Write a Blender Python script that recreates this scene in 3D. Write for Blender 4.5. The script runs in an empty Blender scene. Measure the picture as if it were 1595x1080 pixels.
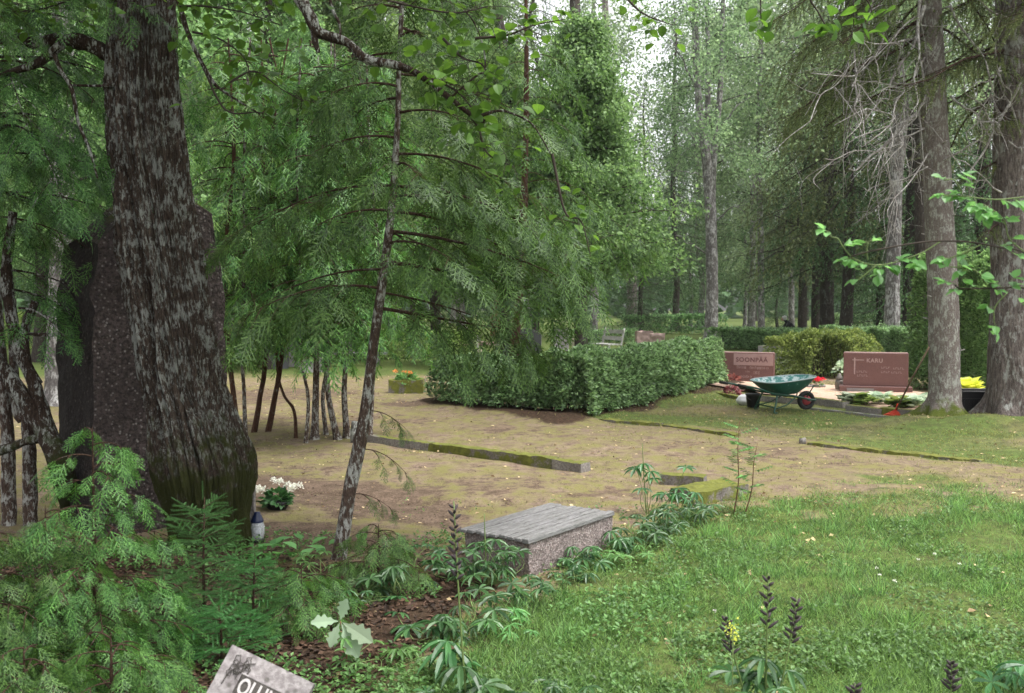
import bpy, math, random
import numpy as np
from mathutils import Vector, Matrix
PI=math.pi; R=math.radians
C=bpy.context.scene.collection
rng=np.random.default_rng(7); random.seed(7)
A=np.array
F=1500.0; EYE=1.6; PITCH=math.atan(65/1500)
# ---------- photo pixel -> world
def ray(px,py):
    x=(px-797.5)/F; z=-(py-540)/F; y=1.0
    c,s=math.cos(PITCH),math.sin(PITCH)
    return x, y*c+z*s, -y*s+z*c
def gz(x,y):
    x=np.asarray(x,float); y=np.asarray(y,float)
    return 0.02*np.sin(x*0.9+1.3)*np.sin(y*0.7)+0.012*np.sin(x*2.3+y*1.7)+0.006*np.sin(x*5.1-y*4.3)
def gp(px,py,z=0.0):
    a,b,c=ray(px,py); t=(z-EYE)/c
    return A([a*t,b*t,z])
def at(px,py,d):
    a,b,c=ray(px,py); t=d/b
    return A([a*t,d,EYE+c*t])
def G(px,py):
    p=gp(px,py); p[2]=float(gz(p[0],p[1])); return p
# ---------- numpy noise
def _h(i,j,k,s):
    n=(i*374761393+j*668265263+k*2147483647+s*974634777)&0xffffffff
    n=((n^(n>>13))*1274126177)&0xffffffff
    n=((n^(n>>16))*2246822519)&0xffffffff
    return ((n^(n>>15))&0xffffff)/float(0xffffff)
def vn(p,s=0):
    p=np.asarray(p,float); f=np.floor(p).astype(np.int64); t=p-f; t=t*t*(3-2*t)
    o=0
    for a in (0,1):
        wa=t[...,0] if a else 1-t[...,0]
        for b in (0,1):
            wb=t[...,1] if b else 1-t[...,1]
            for c in (0,1):
                wc=t[...,2] if c else 1-t[...,2]
                o=o+wa*wb*wc*_h(f[...,0]+a,f[...,1]+b,f[...,2]+c,s)
    return o
def fbm(p,o=4,s=0):
    r=0;a=.5
    for i in range(o):
        r=r+a*vn(np.asarray(p)*2**i,s+i); a*=.5
    return r/(1-.5**o)
# ---------- mesh builder
class MB:
    def __init__(s): s.v=[]; s.f=[]; s.n=0
    def add(s,v,f,mi=0,sm=False):
        v=np.asarray(v,float).reshape(-1,3); f=np.asarray(f,np.int64)
        if len(f)==0: return s
        s.v.append(v); s.f.append((f+s.n,mi,sm)); s.n+=len(v); return s
    def poly(s,v,mi=0):
        v=np.asarray(v,float); n=len(v); s.add(v,[list(range(n))],mi); return s
    def box(s,c,d,rz=0,mi=0,M=None,bev=0,tap=0):
        x,y,z=A(d)/2.0
        if bev>0:
            b=bev; P=[]
            prof=[(-z,0),(-z+b,b),(z-b,b),(z,0)]
            rings=[]
            for zz,g in prof:
                o=b-g
                xx,yy=x-o,y-o
                k=b*0.7
                rings.append([(-xx+k,-yy,zz),(xx-k,-yy,zz),(xx,-yy+k,zz),(xx,yy-k,zz),(xx-k,yy,zz),(-xx+k,yy,zz),(-xx,yy-k,zz),(-xx,-yy+k,zz)])
            v=A(rings).reshape(-1,3); f=[]
            for r in range(3):
                for i in range(8): f.append([r*8+i,r*8+(i+1)%8,(r+1)*8+(i+1)%8,(r+1)*8+i])
            fe=[[7,6,5,4,3,2,1,0],[24,25,26,27,28,29,30,31]]
        else:
            v=A([(-x,-y,-z),(x,-y,-z),(x,y,-z),(-x,y,-z),(-x,-y,z),(x,-y,z),(x,y,z),(-x,y,z)])
            f=[[0,3,2,1],[4,5,6,7],[0,1,5,4],[1,2,6,5],[2,3,7,6],[3,0,4,7]]; fe=None
        if tap: 
            k=1-tap*(v[:,2:3]+z)/(2*z); v=np.hstack([v[:,:2]*k,v[:,2:3]])
        ca,sa=math.cos(rz),math.sin(rz)
        v=v@A([[ca,sa,0],[-sa,ca,0],[0,0,1]])
        v=v+A(c)
        if M is not None: v=xf(v,M)
        n0=s.n
        s.add(v,f,mi)
        if fe is not None: s.f.append((A(fe)+n0,mi,False))
        return s
    def tube(s,pts,rad,n=8,mi=0,sm=True,cap=True):
        v,f=tube(pts,rad,n); m=len(pts)
        b=s.n
        s.add(v,f,mi,sm)
        if cap and n>2:
            s.f.append((A([list(range(b+(m-1)*n,b+m*n))]),mi,False)); s.f.append((A([list(range(b+n-1,b-1,-1))]),mi,False))
        return s
    def lathe(s,prof,n=24,c=(0,0,0),mi=0,sm=True):
        pr=A(prof,); m=len(pr); a=np.arange(n)*2*PI/n
        v=np.stack([pr[:,0:1]*np.cos(a),pr[:,0:1]*np.sin(a),np.repeat(pr[:,1:2],n,1)],-1).reshape(-1,3)+A(c)
        s.add(v,gridf(m,n,True),mi,sm); return s
    def build(s,name,mat,parent=None,M=None):
        v=np.concatenate(s.v); 
        if M is not None: v=xf(v,M)
        me=bpy.data.meshes.new(name)
        me.vertices.add(len(v)); me.vertices.foreach_set('co',v.astype(np.float32).ravel())
        li=np.concatenate([f.ravel() for f,_,_ in s.f]); cnt=np.concatenate([np.full(len(f),f.shape[1]) for f,_,_ in s.f])
        me.loops.add(len(li)); me.loops.foreach_set('vertex_index',li.astype(np.int32))
        me.polygons.add(len(cnt)); st=np.concatenate([[0],np.cumsum(cnt)[:-1]])
        me.polygons.foreach_set('loop_start',st.astype(np.int32))
        me.polygons.foreach_set('material_index',np.concatenate([np.full(len(f),m) for f,m,_ in s.f]).astype(np.int32))
        me.polygons.foreach_set('use_smooth',np.concatenate([np.full(len(f),k) for f,_,k in s.f]))
        me.update(calc_edges=True)
        for m in (mat if isinstance(mat,(list,tuple)) else [mat]): me.materials.append(m)
        o=bpy.data.objects.new(name,me); C.objects.link(o)
        if parent is not None: o.parent=parent
        return o
def xf(v,M):
    M=A(M); return v@M[:3,:3].T+M[:3,3]
def TM(loc=(0,0,0),rz=0,rx=0,ry=0,s=1):
    return Matrix.Translation(loc)@Matrix.Rotation(rz,4,'Z')@Matrix.Rotation(ry,4,'Y')@Matrix.Rotation(rx,4,'X')@Matrix.Scale(s,4)
def gridf(m,n,wrap=False):
    i=np.arange(m-1)[:,None]; j=np.arange(n if wrap else n-1)[None,:]; j2=(j+1)%n
    return np.stack([i*n+j,i*n+j2,(i+1)*n+j2,(i+1)*n+j],-1).reshape(-1,4)
def nrm(v): return v/(np.linalg.norm(v,axis=-1,keepdims=True)+1e-9)
def frames(P):
    P=np.asarray(P,float); T=nrm(np.gradient(P,axis=0)); N=np.zeros_like(T)
    u=A([1.,0,0]) if abs(T[0][0])<.9 else A([0,1.,0])
    for i in range(len(P)):
        u=u-T[i]*u.dot(T[i]); u=u/(np.linalg.norm(u)+1e-9); N[i]=u
    return T,N,np.cross(T,N)
def tube(P,rad,n=8,disp=None):
    P=np.asarray(P,float); m=len(P); rad=np.broadcast_to(np.asarray(rad,float),(m,))
    T,N,B=frames(P); a=np.arange(n)*2*PI/n
    r=rad[:,None]*np.ones((1,n))
    if disp is not None: r=r+disp
    v=P[:,None]+(N[:,None]*np.cos(a)[None,:,None]+B[:,None]*np.sin(a)[None,:,None])*r[...,None]
    return v.reshape(-1,3),gridf(m,n,True)
def smooth(P,k=6):
    """Catmull-Rom through the points"""
    P=np.asarray(P,float); Q=np.vstack([2*P[0]-P[1],P,2*P[-1]-P[-2]]); o=[]
    for i in range(1,len(Q)-2):
        for t in np.arange(k)/k:
            a,b,c,d=Q[i-1],Q[i],Q[i+1],Q[i+2]
            o.append(.5*((2*b)+(-a+c)*t+(2*a-5*b+4*c-d)*t*t+(-a+3*b-3*c+d)*t**3))
    o.append(Q[-2]); return A(o)
# place a template many times: T=(verts, [(faces,mi)...]); y of template -> d, z -> up
def place(mb,T,pos,d,up,sc,mi=None):
    tv,tf=T; pos=np.asarray(pos,float); n=len(pos)
    if n==0: return
    d=nrm(np.asarray(d,float)); up=np.asarray(up,float)
    x=nrm(np.cross(d,up)); z=np.cross(x,d)
    sc=np.asarray(sc,float)
    if sc.ndim==1: sc=np.repeat(sc[:,None],3,1)
    sc=np.broadcast_to(sc,(n,3))
    v=pos[:,None]+tv[None,:,0:1]*sc[:,None,0:1]*x[:,None]+tv[None,:,1:2]*sc[:,None,1:2]*d[:,None]+tv[None,:,2:3]*sc[:,None,2:3]*z[:,None]
    base=mb.n; mb.v.append(v.reshape(-1,3)); k=len(tv)
    off=(base+np.arange(n)*k)[:,None,None]
    for f,m in tf:
        f=A(f); mb.f.append(((f[None]+off).reshape(-1,f.shape[1]),m if mi is None else mi,False))
    mb.n+=n*k
def runit(n): return nrm(rng.normal(size=(n,3)))
# ---------- object helpers
def tag(o,label=None,cat=None,group=None,kind=None):
    if label: o['label']=label
    if cat: o['category']=cat
    if group: o['group']=group
    if kind: o['kind']=kind
    return o
def empty(name,loc,label=None,cat=None,group=None,rz=0):
    o=bpy.data.objects.new(name,None); o.empty_display_size=.1; C.objects.link(o); o.location=loc; o.rotation_euler=(0,0,rz)
    return tag(o,label,cat,group)
def dup(root,loc,rz=0,s=1,label=None,group=None):
    def cp(o,par):
        c=o.copy(); C.objects.link(c)
        if par is not None: c.parent=par
        for ch in list(o.children): cp(ch,c)
        return c
    r=cp(root,None); r.location=loc; r.rotation_euler=(0,0,rz); r.scale=(s,s,s) if not isinstance(s,tuple) else s
    if label: r['label']=label
    if group: r['group']=group
    return r
# ---------- materials
class NT:
    def __init__(s,name):
        s.m=bpy.data.materials.new(name); s.m.use_nodes=True; s.t=s.m.node_tree; s.t.nodes.clear()
        s.out=s.t.nodes.new('ShaderNodeOutputMaterial')
    def n(s,ty,ins=None,**k):
        o=s.t.nodes.new(ty)
        for a,b in k.items(): setattr(o,a,b)
        for a,b in (ins or {}).items(): s.set(o.inputs[a],b)
        return o
    def set(s,i,b):
        if isinstance(b,bpy.types.NodeSocket): s.t.links.new(b,i)
        elif isinstance(b,bpy.types.Node): s.t.links.new(b.outputs[0],i)
        else:
            if hasattr(i.default_value,'__len__') and not hasattr(b,'__len__'): b=[b]*len(i.default_value)
            if hasattr(b,'__len__') and len(b)==3 and len(i.default_value)==4: b=(*b,1)
            i.default_value=b
    def coord(s,sc=(1,1,1),which='Object'):
        c=s.n('ShaderNodeTexCoord'); m=s.n('ShaderNodeMapping',{'Vector':c.outputs[which],'Scale':sc}); return m.outputs[0]
    def noise(s,vec,scale,det=4,rough=.6,dist=0): return s.n('ShaderNodeTexNoise',{'Vector':vec,'Scale':scale,'Detail':det,'Roughness':rough,'Distortion':dist}).outputs[0]
    def ramp(s,f,stops,interp='LINEAR'):
        r=s.n('ShaderNodeValToRGB',{'Fac':f}); r.color_ramp.interpolation=interp; e=r.color_ramp.elements
        while len(e)<len(stops): e.new(.5)
        for q,(p,c) in zip(e,stops):
            q.position=p; q.color=(*(c if hasattr(c,'__len__') else (c,c,c)),1)
        return r.outputs[0]
    def mix(s,f,a,b,bl='MIX'):
        m=s.n('ShaderNodeMix',data_type='RGBA',blend_type=bl); s.set(m.inputs[0],f); s.set(m.inputs[6],a); s.set(m.inputs[7],b); return m.outputs[2]
    def math(s,op,a,b=0): 
        m=s.n('ShaderNodeMath',operation=op); s.set(m.inputs[0],a); s.set(m.inputs[1],b); return m.outputs[0]
    def bump(s,h,st=.5,d=.02,nrm=None):
        b=s.n('ShaderNodeBump',{'Height':h,'Strength':st,'Distance':d}); 
        if nrm is not None: s.set(b.inputs['Normal'],nrm)
        return b.outputs[0]
    def fin(s,col,rough=.85,nrm=None,spec=.3,metal=0,transl=0,tcol=None):
        p=s.n('ShaderNodeBsdfPrincipled',{'Base Color':col,'Roughness':rough,'Metallic':metal,'Specular IOR Level':spec})
        if nrm is not None: s.set(p.inputs['Normal'],nrm)
        o=p.outputs[0]
        if transl:
            t=s.n('ShaderNodeBsdfTranslucent',{'Color':tcol if tcol is not None else col})
            mx=s.n('ShaderNodeMixShader',{0:transl,1:o,2:t.outputs[0]}); o=mx.outputs[0]
        s.set(s.out.inputs[0],o); return s.m
def leafmat(name,c,c2=None,var=.35,transl=.35,rough=.5,spec=.35,boost=1.6,ns=1.7):
    t=NT(name); c2=c2 or tuple(min(1,k*1.5) for k in c)
    g=t.n('ShaderNodeNewGeometry'); o=t.n('ShaderNodeObjectInfo')
    f=t.math('ADD',t.math('MULTIPLY',g.outputs['Random Per Island'],.45 if ns>3 else .6),t.math('MULTIPLY',t.noise(t.coord((1,1,1)),ns,3),.55))
    col=t.mix(t.ramp(f,[(.25,0.),(.8,1.)]),c,c2)
    hs=t.n('ShaderNodeHueSaturation',{'Color':col,'Value':t.math('ADD',t.math('MULTIPLY',g.outputs['Random Per Island'],var*2),1-var)})
    k=t.n('ShaderNodeHueSaturation',{'Color':hs.outputs[0],'Value':t.math('ADD',t.math('MULTIPLY',o.outputs['Random'],.4),.8),'Hue':t.math('ADD',t.math('MULTIPLY',o.outputs['Random'],.03),.485)})
    tc=t.n('ShaderNodeHueSaturation',{'Color':k.outputs[0],'Value':boost,'Saturation':1.1,'Hue':.485})
    return t.fin(k.outputs[0],rough,spec=spec,transl=transl,tcol=tc.outputs[0])
def barkmat(name,c1,c2,lich=None,la=.5,sc=6,st=.12,bs=.8,moss=None,mz=0,vcol=True):
    t=NT(name); v=t.coord((1,1,st)); w=t.coord((1,1,1)); u=t.coord((1,1,.35))
    n1=t.noise(v,sc*5,6,.65,.4); n2=t.noise(w,sc*.45,4,.6); n3=t.noise(w,sc*9,5,.65)
    col=t.mix(t.ramp(n1,[(.35,0.),(.65,1.)]),c1,c2)
    col=t.mix(t.math('MULTIPLY',t.ramp(n3,[(.3,0.),(.7,1.)]),.5),col,tuple(k*.5 for k in c1))
    if lich:
        l1=t.noise(u,sc*2.6,6,.75,.3)
        m=t.math('ADD',t.math('MULTIPLY',n2,.35),t.math('MULTIPLY',l1,.65))
        col=t.mix(t.ramp(m,[(.60-la*.17,0.),(.66-la*.17,1.)]),col,t.mix(n3,tuple(k*.7 for k in lich),tuple(k*1.15 for k in lich)))
    if moss:
        z=t.n('ShaderNodeSeparateXYZ',{0:t.coord((1,1,1))})
        g=t.math('SUBTRACT',t.math('MULTIPLY',n2,1.75),t.math('MULTIPLY',z.outputs[2],1/max(mz,.01)))
        col=t.mix(t.ramp(g,[(.15,0.),(.45,1.)]),col,t.mix(n3,tuple(k*.5 for k in moss),moss))
    h=t.math('ADD',n1,t.math('MULTIPLY',n3,.4))
    return t.fin(col,.95,t.bump(h,bs,.03),.15)
def stonemat(name,c1,c2,c3=None,sc=60,rough=.8,moss=None,ma=.5,bs=.3,dirt=.3,up=True,bd=.01):
    t=NT(name); w=t.coord((1,1,1)); n=t.noise(w,sc,4,.7); n2=t.noise(w,sc*.06,5,.65); n3=t.noise(w,sc*.25,5,.7)
    col=t.mix(t.ramp(n,[(.4,0.),(.6,1.)]),c1,c2)
    if c3:
        vo=t.n('ShaderNodeTexVoronoi',{'Vector':w,'Scale':sc*.8}); col=t.mix(t.ramp(vo.outputs[0],[(.15,1.),(.3,0.)]),col,c3)
    col=t.mix(t.math('MULTIPLY',t.ramp(n2,[(.35,1.),(.65,0.)]),dirt),col,tuple(k*.3 for k in c1))
    if moss:
        g=t.n('ShaderNodeNewGeometry'); z=t.n('ShaderNodeSeparateXYZ',{0:g.outputs['Normal']})
        zz=z.outputs[2] if up else 0.3
        m=t.math('ADD',t.math('MULTIPLY',zz,.35),t.math('ADD',t.math('MULTIPLY',n2,.7),t.math('MULTIPLY',n3,.3)))
        fac=t.ramp(m,[(1.0-ma*.6,0.),(1.08-ma*.6,1.)])
        col=t.mix(fac,col,t.mix(t.ramp(n3,[(.3,0.),(.7,1.)]),tuple(k*.45 for k in moss),moss))
    return t.fin(col,rough,t.bump(t.math('ADD',n,t.math('MULTIPLY',n3,1.5)),bs,bd),.3)
def plainmat(name,c,rough=.5,metal=0,spec=.4,wear=None,wa=.3,bs=0.15,sc=12,transl=0):
    t=NT(name); w=t.coord((1,1,1)); n=t.noise(w,sc,5,.7); n2=t.noise(w,sc*8,3)
    col=t.mix(t.ramp(n,[(.3,0.),(.7,1.)]),tuple(k*.75 for k in c),c)
    if wear: col=t.mix(t.ramp(n,[(.72-wa*.5,0.),(.8-wa*.5,1.)]),col,wear)
    return t.fin(col,rough,t.bump(n2,bs,.004),spec,metal,transl)
# =================== camera, world, light
sc=bpy.context.scene
cam=bpy.data.objects.new('camera',bpy.data.cameras.new('camera')); C.objects.link(cam); sc.camera=cam
cam.location=(0,0,EYE); cam.rotation_euler=(PI/2-PITCH,0,0)
cam.data.sensor_width=36; cam.data.lens=F/1595*36; cam.data.clip_end=3000; cam.data.clip_start=.05
cam.data.dof.use_dof=True; cam.data.dof.focus_distance=7.0; cam.data.dof.aperture_fstop=5.0
w=bpy.data.worlds.new('World'); sc.world=w; w.use_nodes=True; nt=w.node_tree; nt.nodes.clear()
sky=nt.nodes.new('ShaderNodeTexSky'); sky.sky_type='NISHITA'; sky.sun_disc=False; sky.sun_elevation=R(66); sky.sun_rotation=R(110); sky.dust_density=4; sky.air_density=1
hs=nt.nodes.new('ShaderNodeHueSaturation'); hs.inputs['Saturation'].default_value=.12; hs.inputs['Value'].default_value=1.15
bg=nt.nodes.new('ShaderNodeBackground'); bg.inputs[1].default_value=.15
wo=nt.nodes.new('ShaderNodeOutputWorld')
nt.links.new(sky.outputs[0],hs.inputs['Color']); nt.links.new(hs.outputs[0],bg.inputs[0]); nt.links.new(bg.outputs[0],wo.inputs[0])
sl=bpy.data.lights.new('sun','SUN'); sl.energy=1.35; sl.angle=R(24); sl.color=(1,.97,.92)
so=bpy.data.objects.new('sun',sl); C.objects.link(so)
el,azi=R(66),R(-110)   # veiled sun high over the right shoulder
sd=Vector((-math.sin(azi)*math.cos(el),math.cos(azi)*math.cos(el),math.sin(el)))
so.rotation_euler=sd.to_track_quat('Z','Y').to_euler(); so.location=(0,0,30)
sc.view_settings.view_transform='Standard'; sc.view_settings.look='None'; sc.view_settings.gamma=1; sc.view_settings.exposure=1.35
sc.render.engine='CYCLES'; sc.cycles.max_bounces=7; sc.cycles.diffuse_bounces=4; sc.cycles.transmission_bounces=4; sc.cycles.transparent_max_bounces=4
sc.render.resolution_x=1024; sc.render.resolution_y=693
# =================== the misty air between the trees
def haze():
    me=bpy.data.meshes.new('haze'); x,y0,y1,z0,z1=285,-80,285,-1.6,40
    me.from_pydata([(-x,y0,z0),(x,y0,z0),(x,y1,z0),(-x,y1,z0),(-x,y0,z1),(x,y0,z1),(x,y1,z1),(-x,y1,z1)],[],[(0,3,2,1),(4,5,6,7),(0,1,5,4),(1,2,6,5),(2,3,7,6),(3,0,4,7)])
    o=bpy.data.objects.new('haze',me); C.objects.link(o); m=bpy.data.materials.new('misty_air'); m.use_nodes=True; t=m.node_tree; t.nodes.clear(); out=t.nodes.new('ShaderNodeOutputMaterial'); v=t.nodes.new('ShaderNodeVolumePrincipled'); v.inputs['Color'].default_value=(.97,.98,1,1); v.inputs['Density'].default_value=.0004; v.inputs['Anisotropy'].default_value=.3; t.links.new(v.outputs[0],out.inputs['Volume']); me.materials.append(m); tag(o,'thin pale mist hanging between the far trees','haze',kind='stuff')
haze()
# =================== materials
M={}
M['grass']=leafmat('grass_blade',(.065,.145,.042),(.17,.285,.09),.5,.4,.5)
M['dry']=leafmat('short_turf',(.15,.17,.045),(.26,.27,.10),.3,.35,.6)
M['herb']=leafmat('herb_leaf',(.06,.15,.035),(.13,.26,.08),.3,.35,.45)
M['thuja']=leafmat('thuja_spray',(.027,.085,.022),(.13,.26,.062),.25,.38,.5,ns=6)
M['thujadark']=leafmat('thuja_dark_spray',(.023,.067,.019),(.11,.215,.055),.25,.35,.5,ns=5)
M['thujalight']=leafmat('thuja_light_spray',(.045,.125,.03),(.20,.33,.09),.25,.4,.5,ns=5)
M['spruce']=leafmat('spruce_needles',(.04,.09,.034),(.085,.16,.06),.3,.2,.55)
M['olive']=leafmat('olive_needles',(.075,.10,.04),(.14,.17,.07),.3,.3,.6)
M['seedling']=leafmat('young_needles',(.035,.10,.03),(.075,.19,.05),.25,.25,.5)
M['linden']=leafmat('linden_leaf',(.055,.14,.03),(.10,.23,.045),.2,.5,.45,boost=1.6)
M['rose']=leafmat('rose_leaf',(.10,.24,.07),(.18,.36,.13),.2,.45,.4)
M['birch']=leafmat('birch_leaf',(.12,.185,.10),(.26,.35,.19),.25,.5,.5)
M['bright']=leafmat('bright_leaf',(.08,.16,.055),(.19,.30,.12),.25,.5,.5)
M['hedge']=leafmat('hedge_leaf',(.07,.15,.048),(.23,.36,.17),.4,.35,.4,spec=.6)
M['hedgeyel']=leafmat('yellowish_hedge_leaf',(.11,.20,.045),(.26,.34,.12),.3,.4,.45)
M['lupine']=leafmat('lupine_leaf',(.032,.095,.03),(.07,.165,.055),.2,.3,.4,spec=.5)
M['lupinelight']=leafmat('lupine_light_leaf',(.09,.22,.06),(.15,.30,.10),.2,.4,.4)
M['oak']=leafmat('mildewed_oak_leaf',(.19,.28,.17),(.30,.38,.26),.1,.3,.8)
M['hosta']=leafmat('hosta_leaf',(.25,.36,.22),(.58,.64,.50),.2,.3,.4)
M['yellow']=leafmat('yellow_leaf',(.45,.48,.08),(.60,.60,.12),.2,.4,.5)
M['maroon']=leafmat('maroon_leaf',(.16,.05,.05),(.28,.10,.09),.3,.2,.4)
M['red']=leafmat('red_petal',(.75,.05,.03),(.85,.12,.05),.1,.3,.5)
M['orange']=leafmat('orange_petal',(.70,.25,.06),(.80,.40,.12),.1,.3,.5)
M['white']=leafmat('white_petal',(.75,.74,.66),(.85,.84,.78),.05,.3,.5,boost=1)
M['mauve']=leafmat('mauve_petal',(.25,.18,.6),(.35,.3,.7),.1,.3,.5,boost=1)
M['litter']=leafmat('fallen_leaf',(.28,.18,.09),(.50,.40,.22),.4,.2,.7,boost=1)
M['redlitter']=leafmat('brown_fallen_leaf',(.035,.022,.014),(.10,.058,.036),.4,.1,.8,boost=1)
M['pod']=plainmat('dry_pod',(.045,.032,.035),.7)
M['stem']=plainmat('green_stem',(.14,.20,.06),.6)
M['brownstem']=plainmat('reddish_stem',(.16,.075,.04),.7)
M['twig']=plainmat('dark_twig',(.045,.033,.025),.9); M['twigbark']=barkmat('brown_branch_bark',(.03,.018,.012),(.10,.06,.042),(.16,.15,.13),.2,22,.3,.5)
M['deadtwig']=barkmat('grey_dead_wood',(.20,.18,.165),(.34,.31,.29),(.50,.48,.46),.6,14,.5,.3)
M['bigbark']=barkmat('old_furrowed_bark',(.026,.018,.014),(.135,.10,.078),(.32,.33,.30),.60,20,.22,1.0,moss=(.06,.066,.02),mz=1.1)
M['thujabark']=barkmat('thuja_bark',(.045,.022,.014),(.13,.07,.045),(.22,.21,.19),.25,22,.1,.7)
M['palebark']=barkmat('lichened_bark',(.055,.05,.045),(.16,.145,.13),(.40,.42,.39),.75,16,.3,.6)
M['slimbark']=barkmat('young_lichened_bark',(.04,.026,.02),(.13,.09,.07),(.38,.38,.35),.62,20,.25,.6)
M['gnarl']=barkmat('gnarled_bark',(.02,.013,.01),(.075,.05,.035),(.36,.37,.34),.55,18,.25,.8,moss=(.05,.06,.02),mz=1.1)
M['sprucebark']=barkmat('spruce_bark',(.15,.12,.11),(.29,.25,.23),(.40,.40,.36),.58,13,.55,.8,moss=(.13,.16,.03),mz=.38)
M['pinebark']=barkmat('pine_bark',(.07,.055,.05),(.28,.235,.22),(.36,.36,.34),.45,7,.22,1.0)
M['birchbark']=barkmat('grey_birch_bark',(.09,.082,.078),(.21,.19,.185),(.42,.41,.40),.6,7,.5,.5)
M['darkbark']=barkmat('dark_bark',(.03,.024,.02),(.085,.07,.06),(.16,.17,.15),.3,6,.3,.6)
M['redbark']=barkmat('orange_pine_bark',(.26,.13,.08),(.40,.22,.14),None,.3,6,.4,.5)
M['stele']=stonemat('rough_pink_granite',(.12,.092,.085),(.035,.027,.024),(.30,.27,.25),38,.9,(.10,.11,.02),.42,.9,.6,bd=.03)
M['steledark']=stonemat('dark_mossy_granite',(.028,.02,.017),(.012,.009,.008),(.07,.055,.05),30,.95,(.05,.055,.012),.55,.9,.5,bd=.03)
M['pebble']=stonemat('pebbledash',(.40,.33,.31),(.17,.135,.125),(.60,.55,.52),70,.9,(.09,.11,.03),.35,1.0,.45,bd=.02)
M['kerb']=stonemat('mossy_kerb_concrete',(.30,.27,.25),(.13,.115,.10),None,60,.9,(.16,.17,.03),.95,.6,.5)
M['kerbbare']=stonemat('bare_kerb_concrete',(.33,.30,.28),(.16,.145,.13),None,60,.9,(.16,.17,.03),.45,.6,.5)
M['redgran']=stonemat('polished_red_granite',(.18,.092,.085),(.12,.062,.057),(.25,.145,.13),160,.42,None,.5,.05,.12)
M['redtop']=stonemat('dressed_red_granite_edge',(.36,.25,.23),(.26,.17,.155),None,160,.8,None,.5,.2,.15)
M['pinkpanel']=stonemat('matt_pink_granite_band',(.38,.26,.25),(.30,.20,.19),None,160,.7,None,.5,.2,.12)
M['greygran']=stonemat('grey_granite',(.30,.28,.28),(.16,.15,.155),(.40,.38,.38),120,.8,(.12,.15,.04),.35,.3,.3)
M['darkgran']=stonemat('dark_granite',(.09,.09,.10),(.05,.05,.058),None,120,.5,None,.3,.2,.2)
M['pinkgran']=stonemat('pink_granite',(.46,.33,.30),(.30,.21,.19),None,120,.8,None,.3,.3,.3)
M['cream']=stonemat('cream_stone',(.46,.42,.34),(.34,.30,.24),None,100,.85,(.16,.18,.06),.3,.3,.3)
M['marble']=stonemat('weathered_white_marble',(.40,.37,.365),(.21,.185,.185),(.12,.11,.10),34,.85,None,.3,.5,.55,bd=.006)
M['marbledark']=stonemat('dark_marble',(.10,.09,.08),(.06,.055,.05),None,60,.9,None,.3,.3,.3)
M['marbleletter']=plainmat('letter_marble',(.50,.47,.46),.8)
M['engrave']=plainmat('engraved_dark_letter',(.14,.065,.065),.8)
M['lightletter']=plainmat('pale_engraving',(.42,.30,.29),.8)
def woodmat(name,c1,c2,s=(1,1,1)):
    t=NT(name); v=t.coord(s); n=t.noise(v,9,6,.7,.5); n2=t.noise(v,40,3,.6); n3=t.noise(t.coord((1,1,1)),5,4)
    col=t.mix(t.ramp(n,[(.3,0.),(.7,1.)]),c1,c2); col=t.mix(t.ramp(n2,[(.35,.8),(.5,0.)]),col,tuple(k*.25 for k in c1)); col=t.mix(t.math('MULTIPLY',n3,.35),col,(.10,.11,.07))
    return t.fin(col,.8,t.bump(t.math('ADD',n,n2),.5,.006),.25)
M['slat']=woodmat('weathered_grey_wood',(.11,.105,.105),(.30,.29,.30),(.6,8,8))
M['whitewood']=woodmat('grey_white_wood',(.42,.41,.40),(.62,.60,.58),(1,6,6))
M['plank']=woodmat('brown_plank',(.24,.15,.10),(.36,.25,.18),(1,6,6))
M['green']=plainmat('green_barrow_paint',(.01,.10,.078),.4,0,.5,(.16,.26,.25),.30)
M['greenin']=plainmat('dusty_green_tray_inside',(.03,.19,.17),.45,0,.5,(.42,.50,.50),.45)
M['greenframe']=plainmat('green_barrow_frame',(.005,.055,.032),.4,0,.5)
M['rim']=plainmat('worn_steel_rim',(.30,.36,.36),.4,.3)
M['rubber']=plainmat('black_rubber',(.018,.018,.018),.8)
M['redhub']=plainmat('red_hub',(.36,.05,.06),.5)
M['black']=plainmat('black_plastic',(.012,.012,.014),.45)
M['whitebag']=plainmat('white_plastic_bag',(.75,.75,.76),.5)
M['rake']=plainmat('orange_red_plastic',(.68,.05,.012),.45)
M['handle']=woodmat('rake_handle_wood',(.16,.10,.07),(.26,.17,.12),(6,6,1))
M['greyplastic']=plainmat('grey_planter',(.30,.29,.28),.7)
M['metal']=plainmat('dull_metal',(.22,.20,.18),.5,.6)
M['blueglass']=plainmat('dark_blue_plastic',(.012,.02,.06),.3)
M['jacket']=plainmat('black_jacket',(.02,.02,.024),.8)
M['hair']=plainmat('white_hair',(.70,.69,.68),.8)
M['skin']=plainmat('skin',(.55,.35,.27),.6)
M['moss']=None
t=NT('clear_glass'); p=t.n('ShaderNodeBsdfPrincipled',{'Base Color':(.9,.93,.95),'Roughness':.08,'Transmission Weight':.75,'IOR':1.3}); t.set(t.out.inputs[0],p.outputs[0]); M['glass']=t.m
def mossmat():
    t=NT('moss'); w=t.coord((1,1,1)); n=t.noise(w,60,4,.7); n2=t.noise(w,4,4)
    col=t.mix(n2,(.05,.06,.012),(.17,.18,.035)); col=t.mix(t.ramp(n,[(.3,1.),(.6,0.)]),col,(.02,.022,.006))
    return t.fin(col,1,t.bump(n,1,.03),.05)
M['moss']=mossmat()
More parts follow.
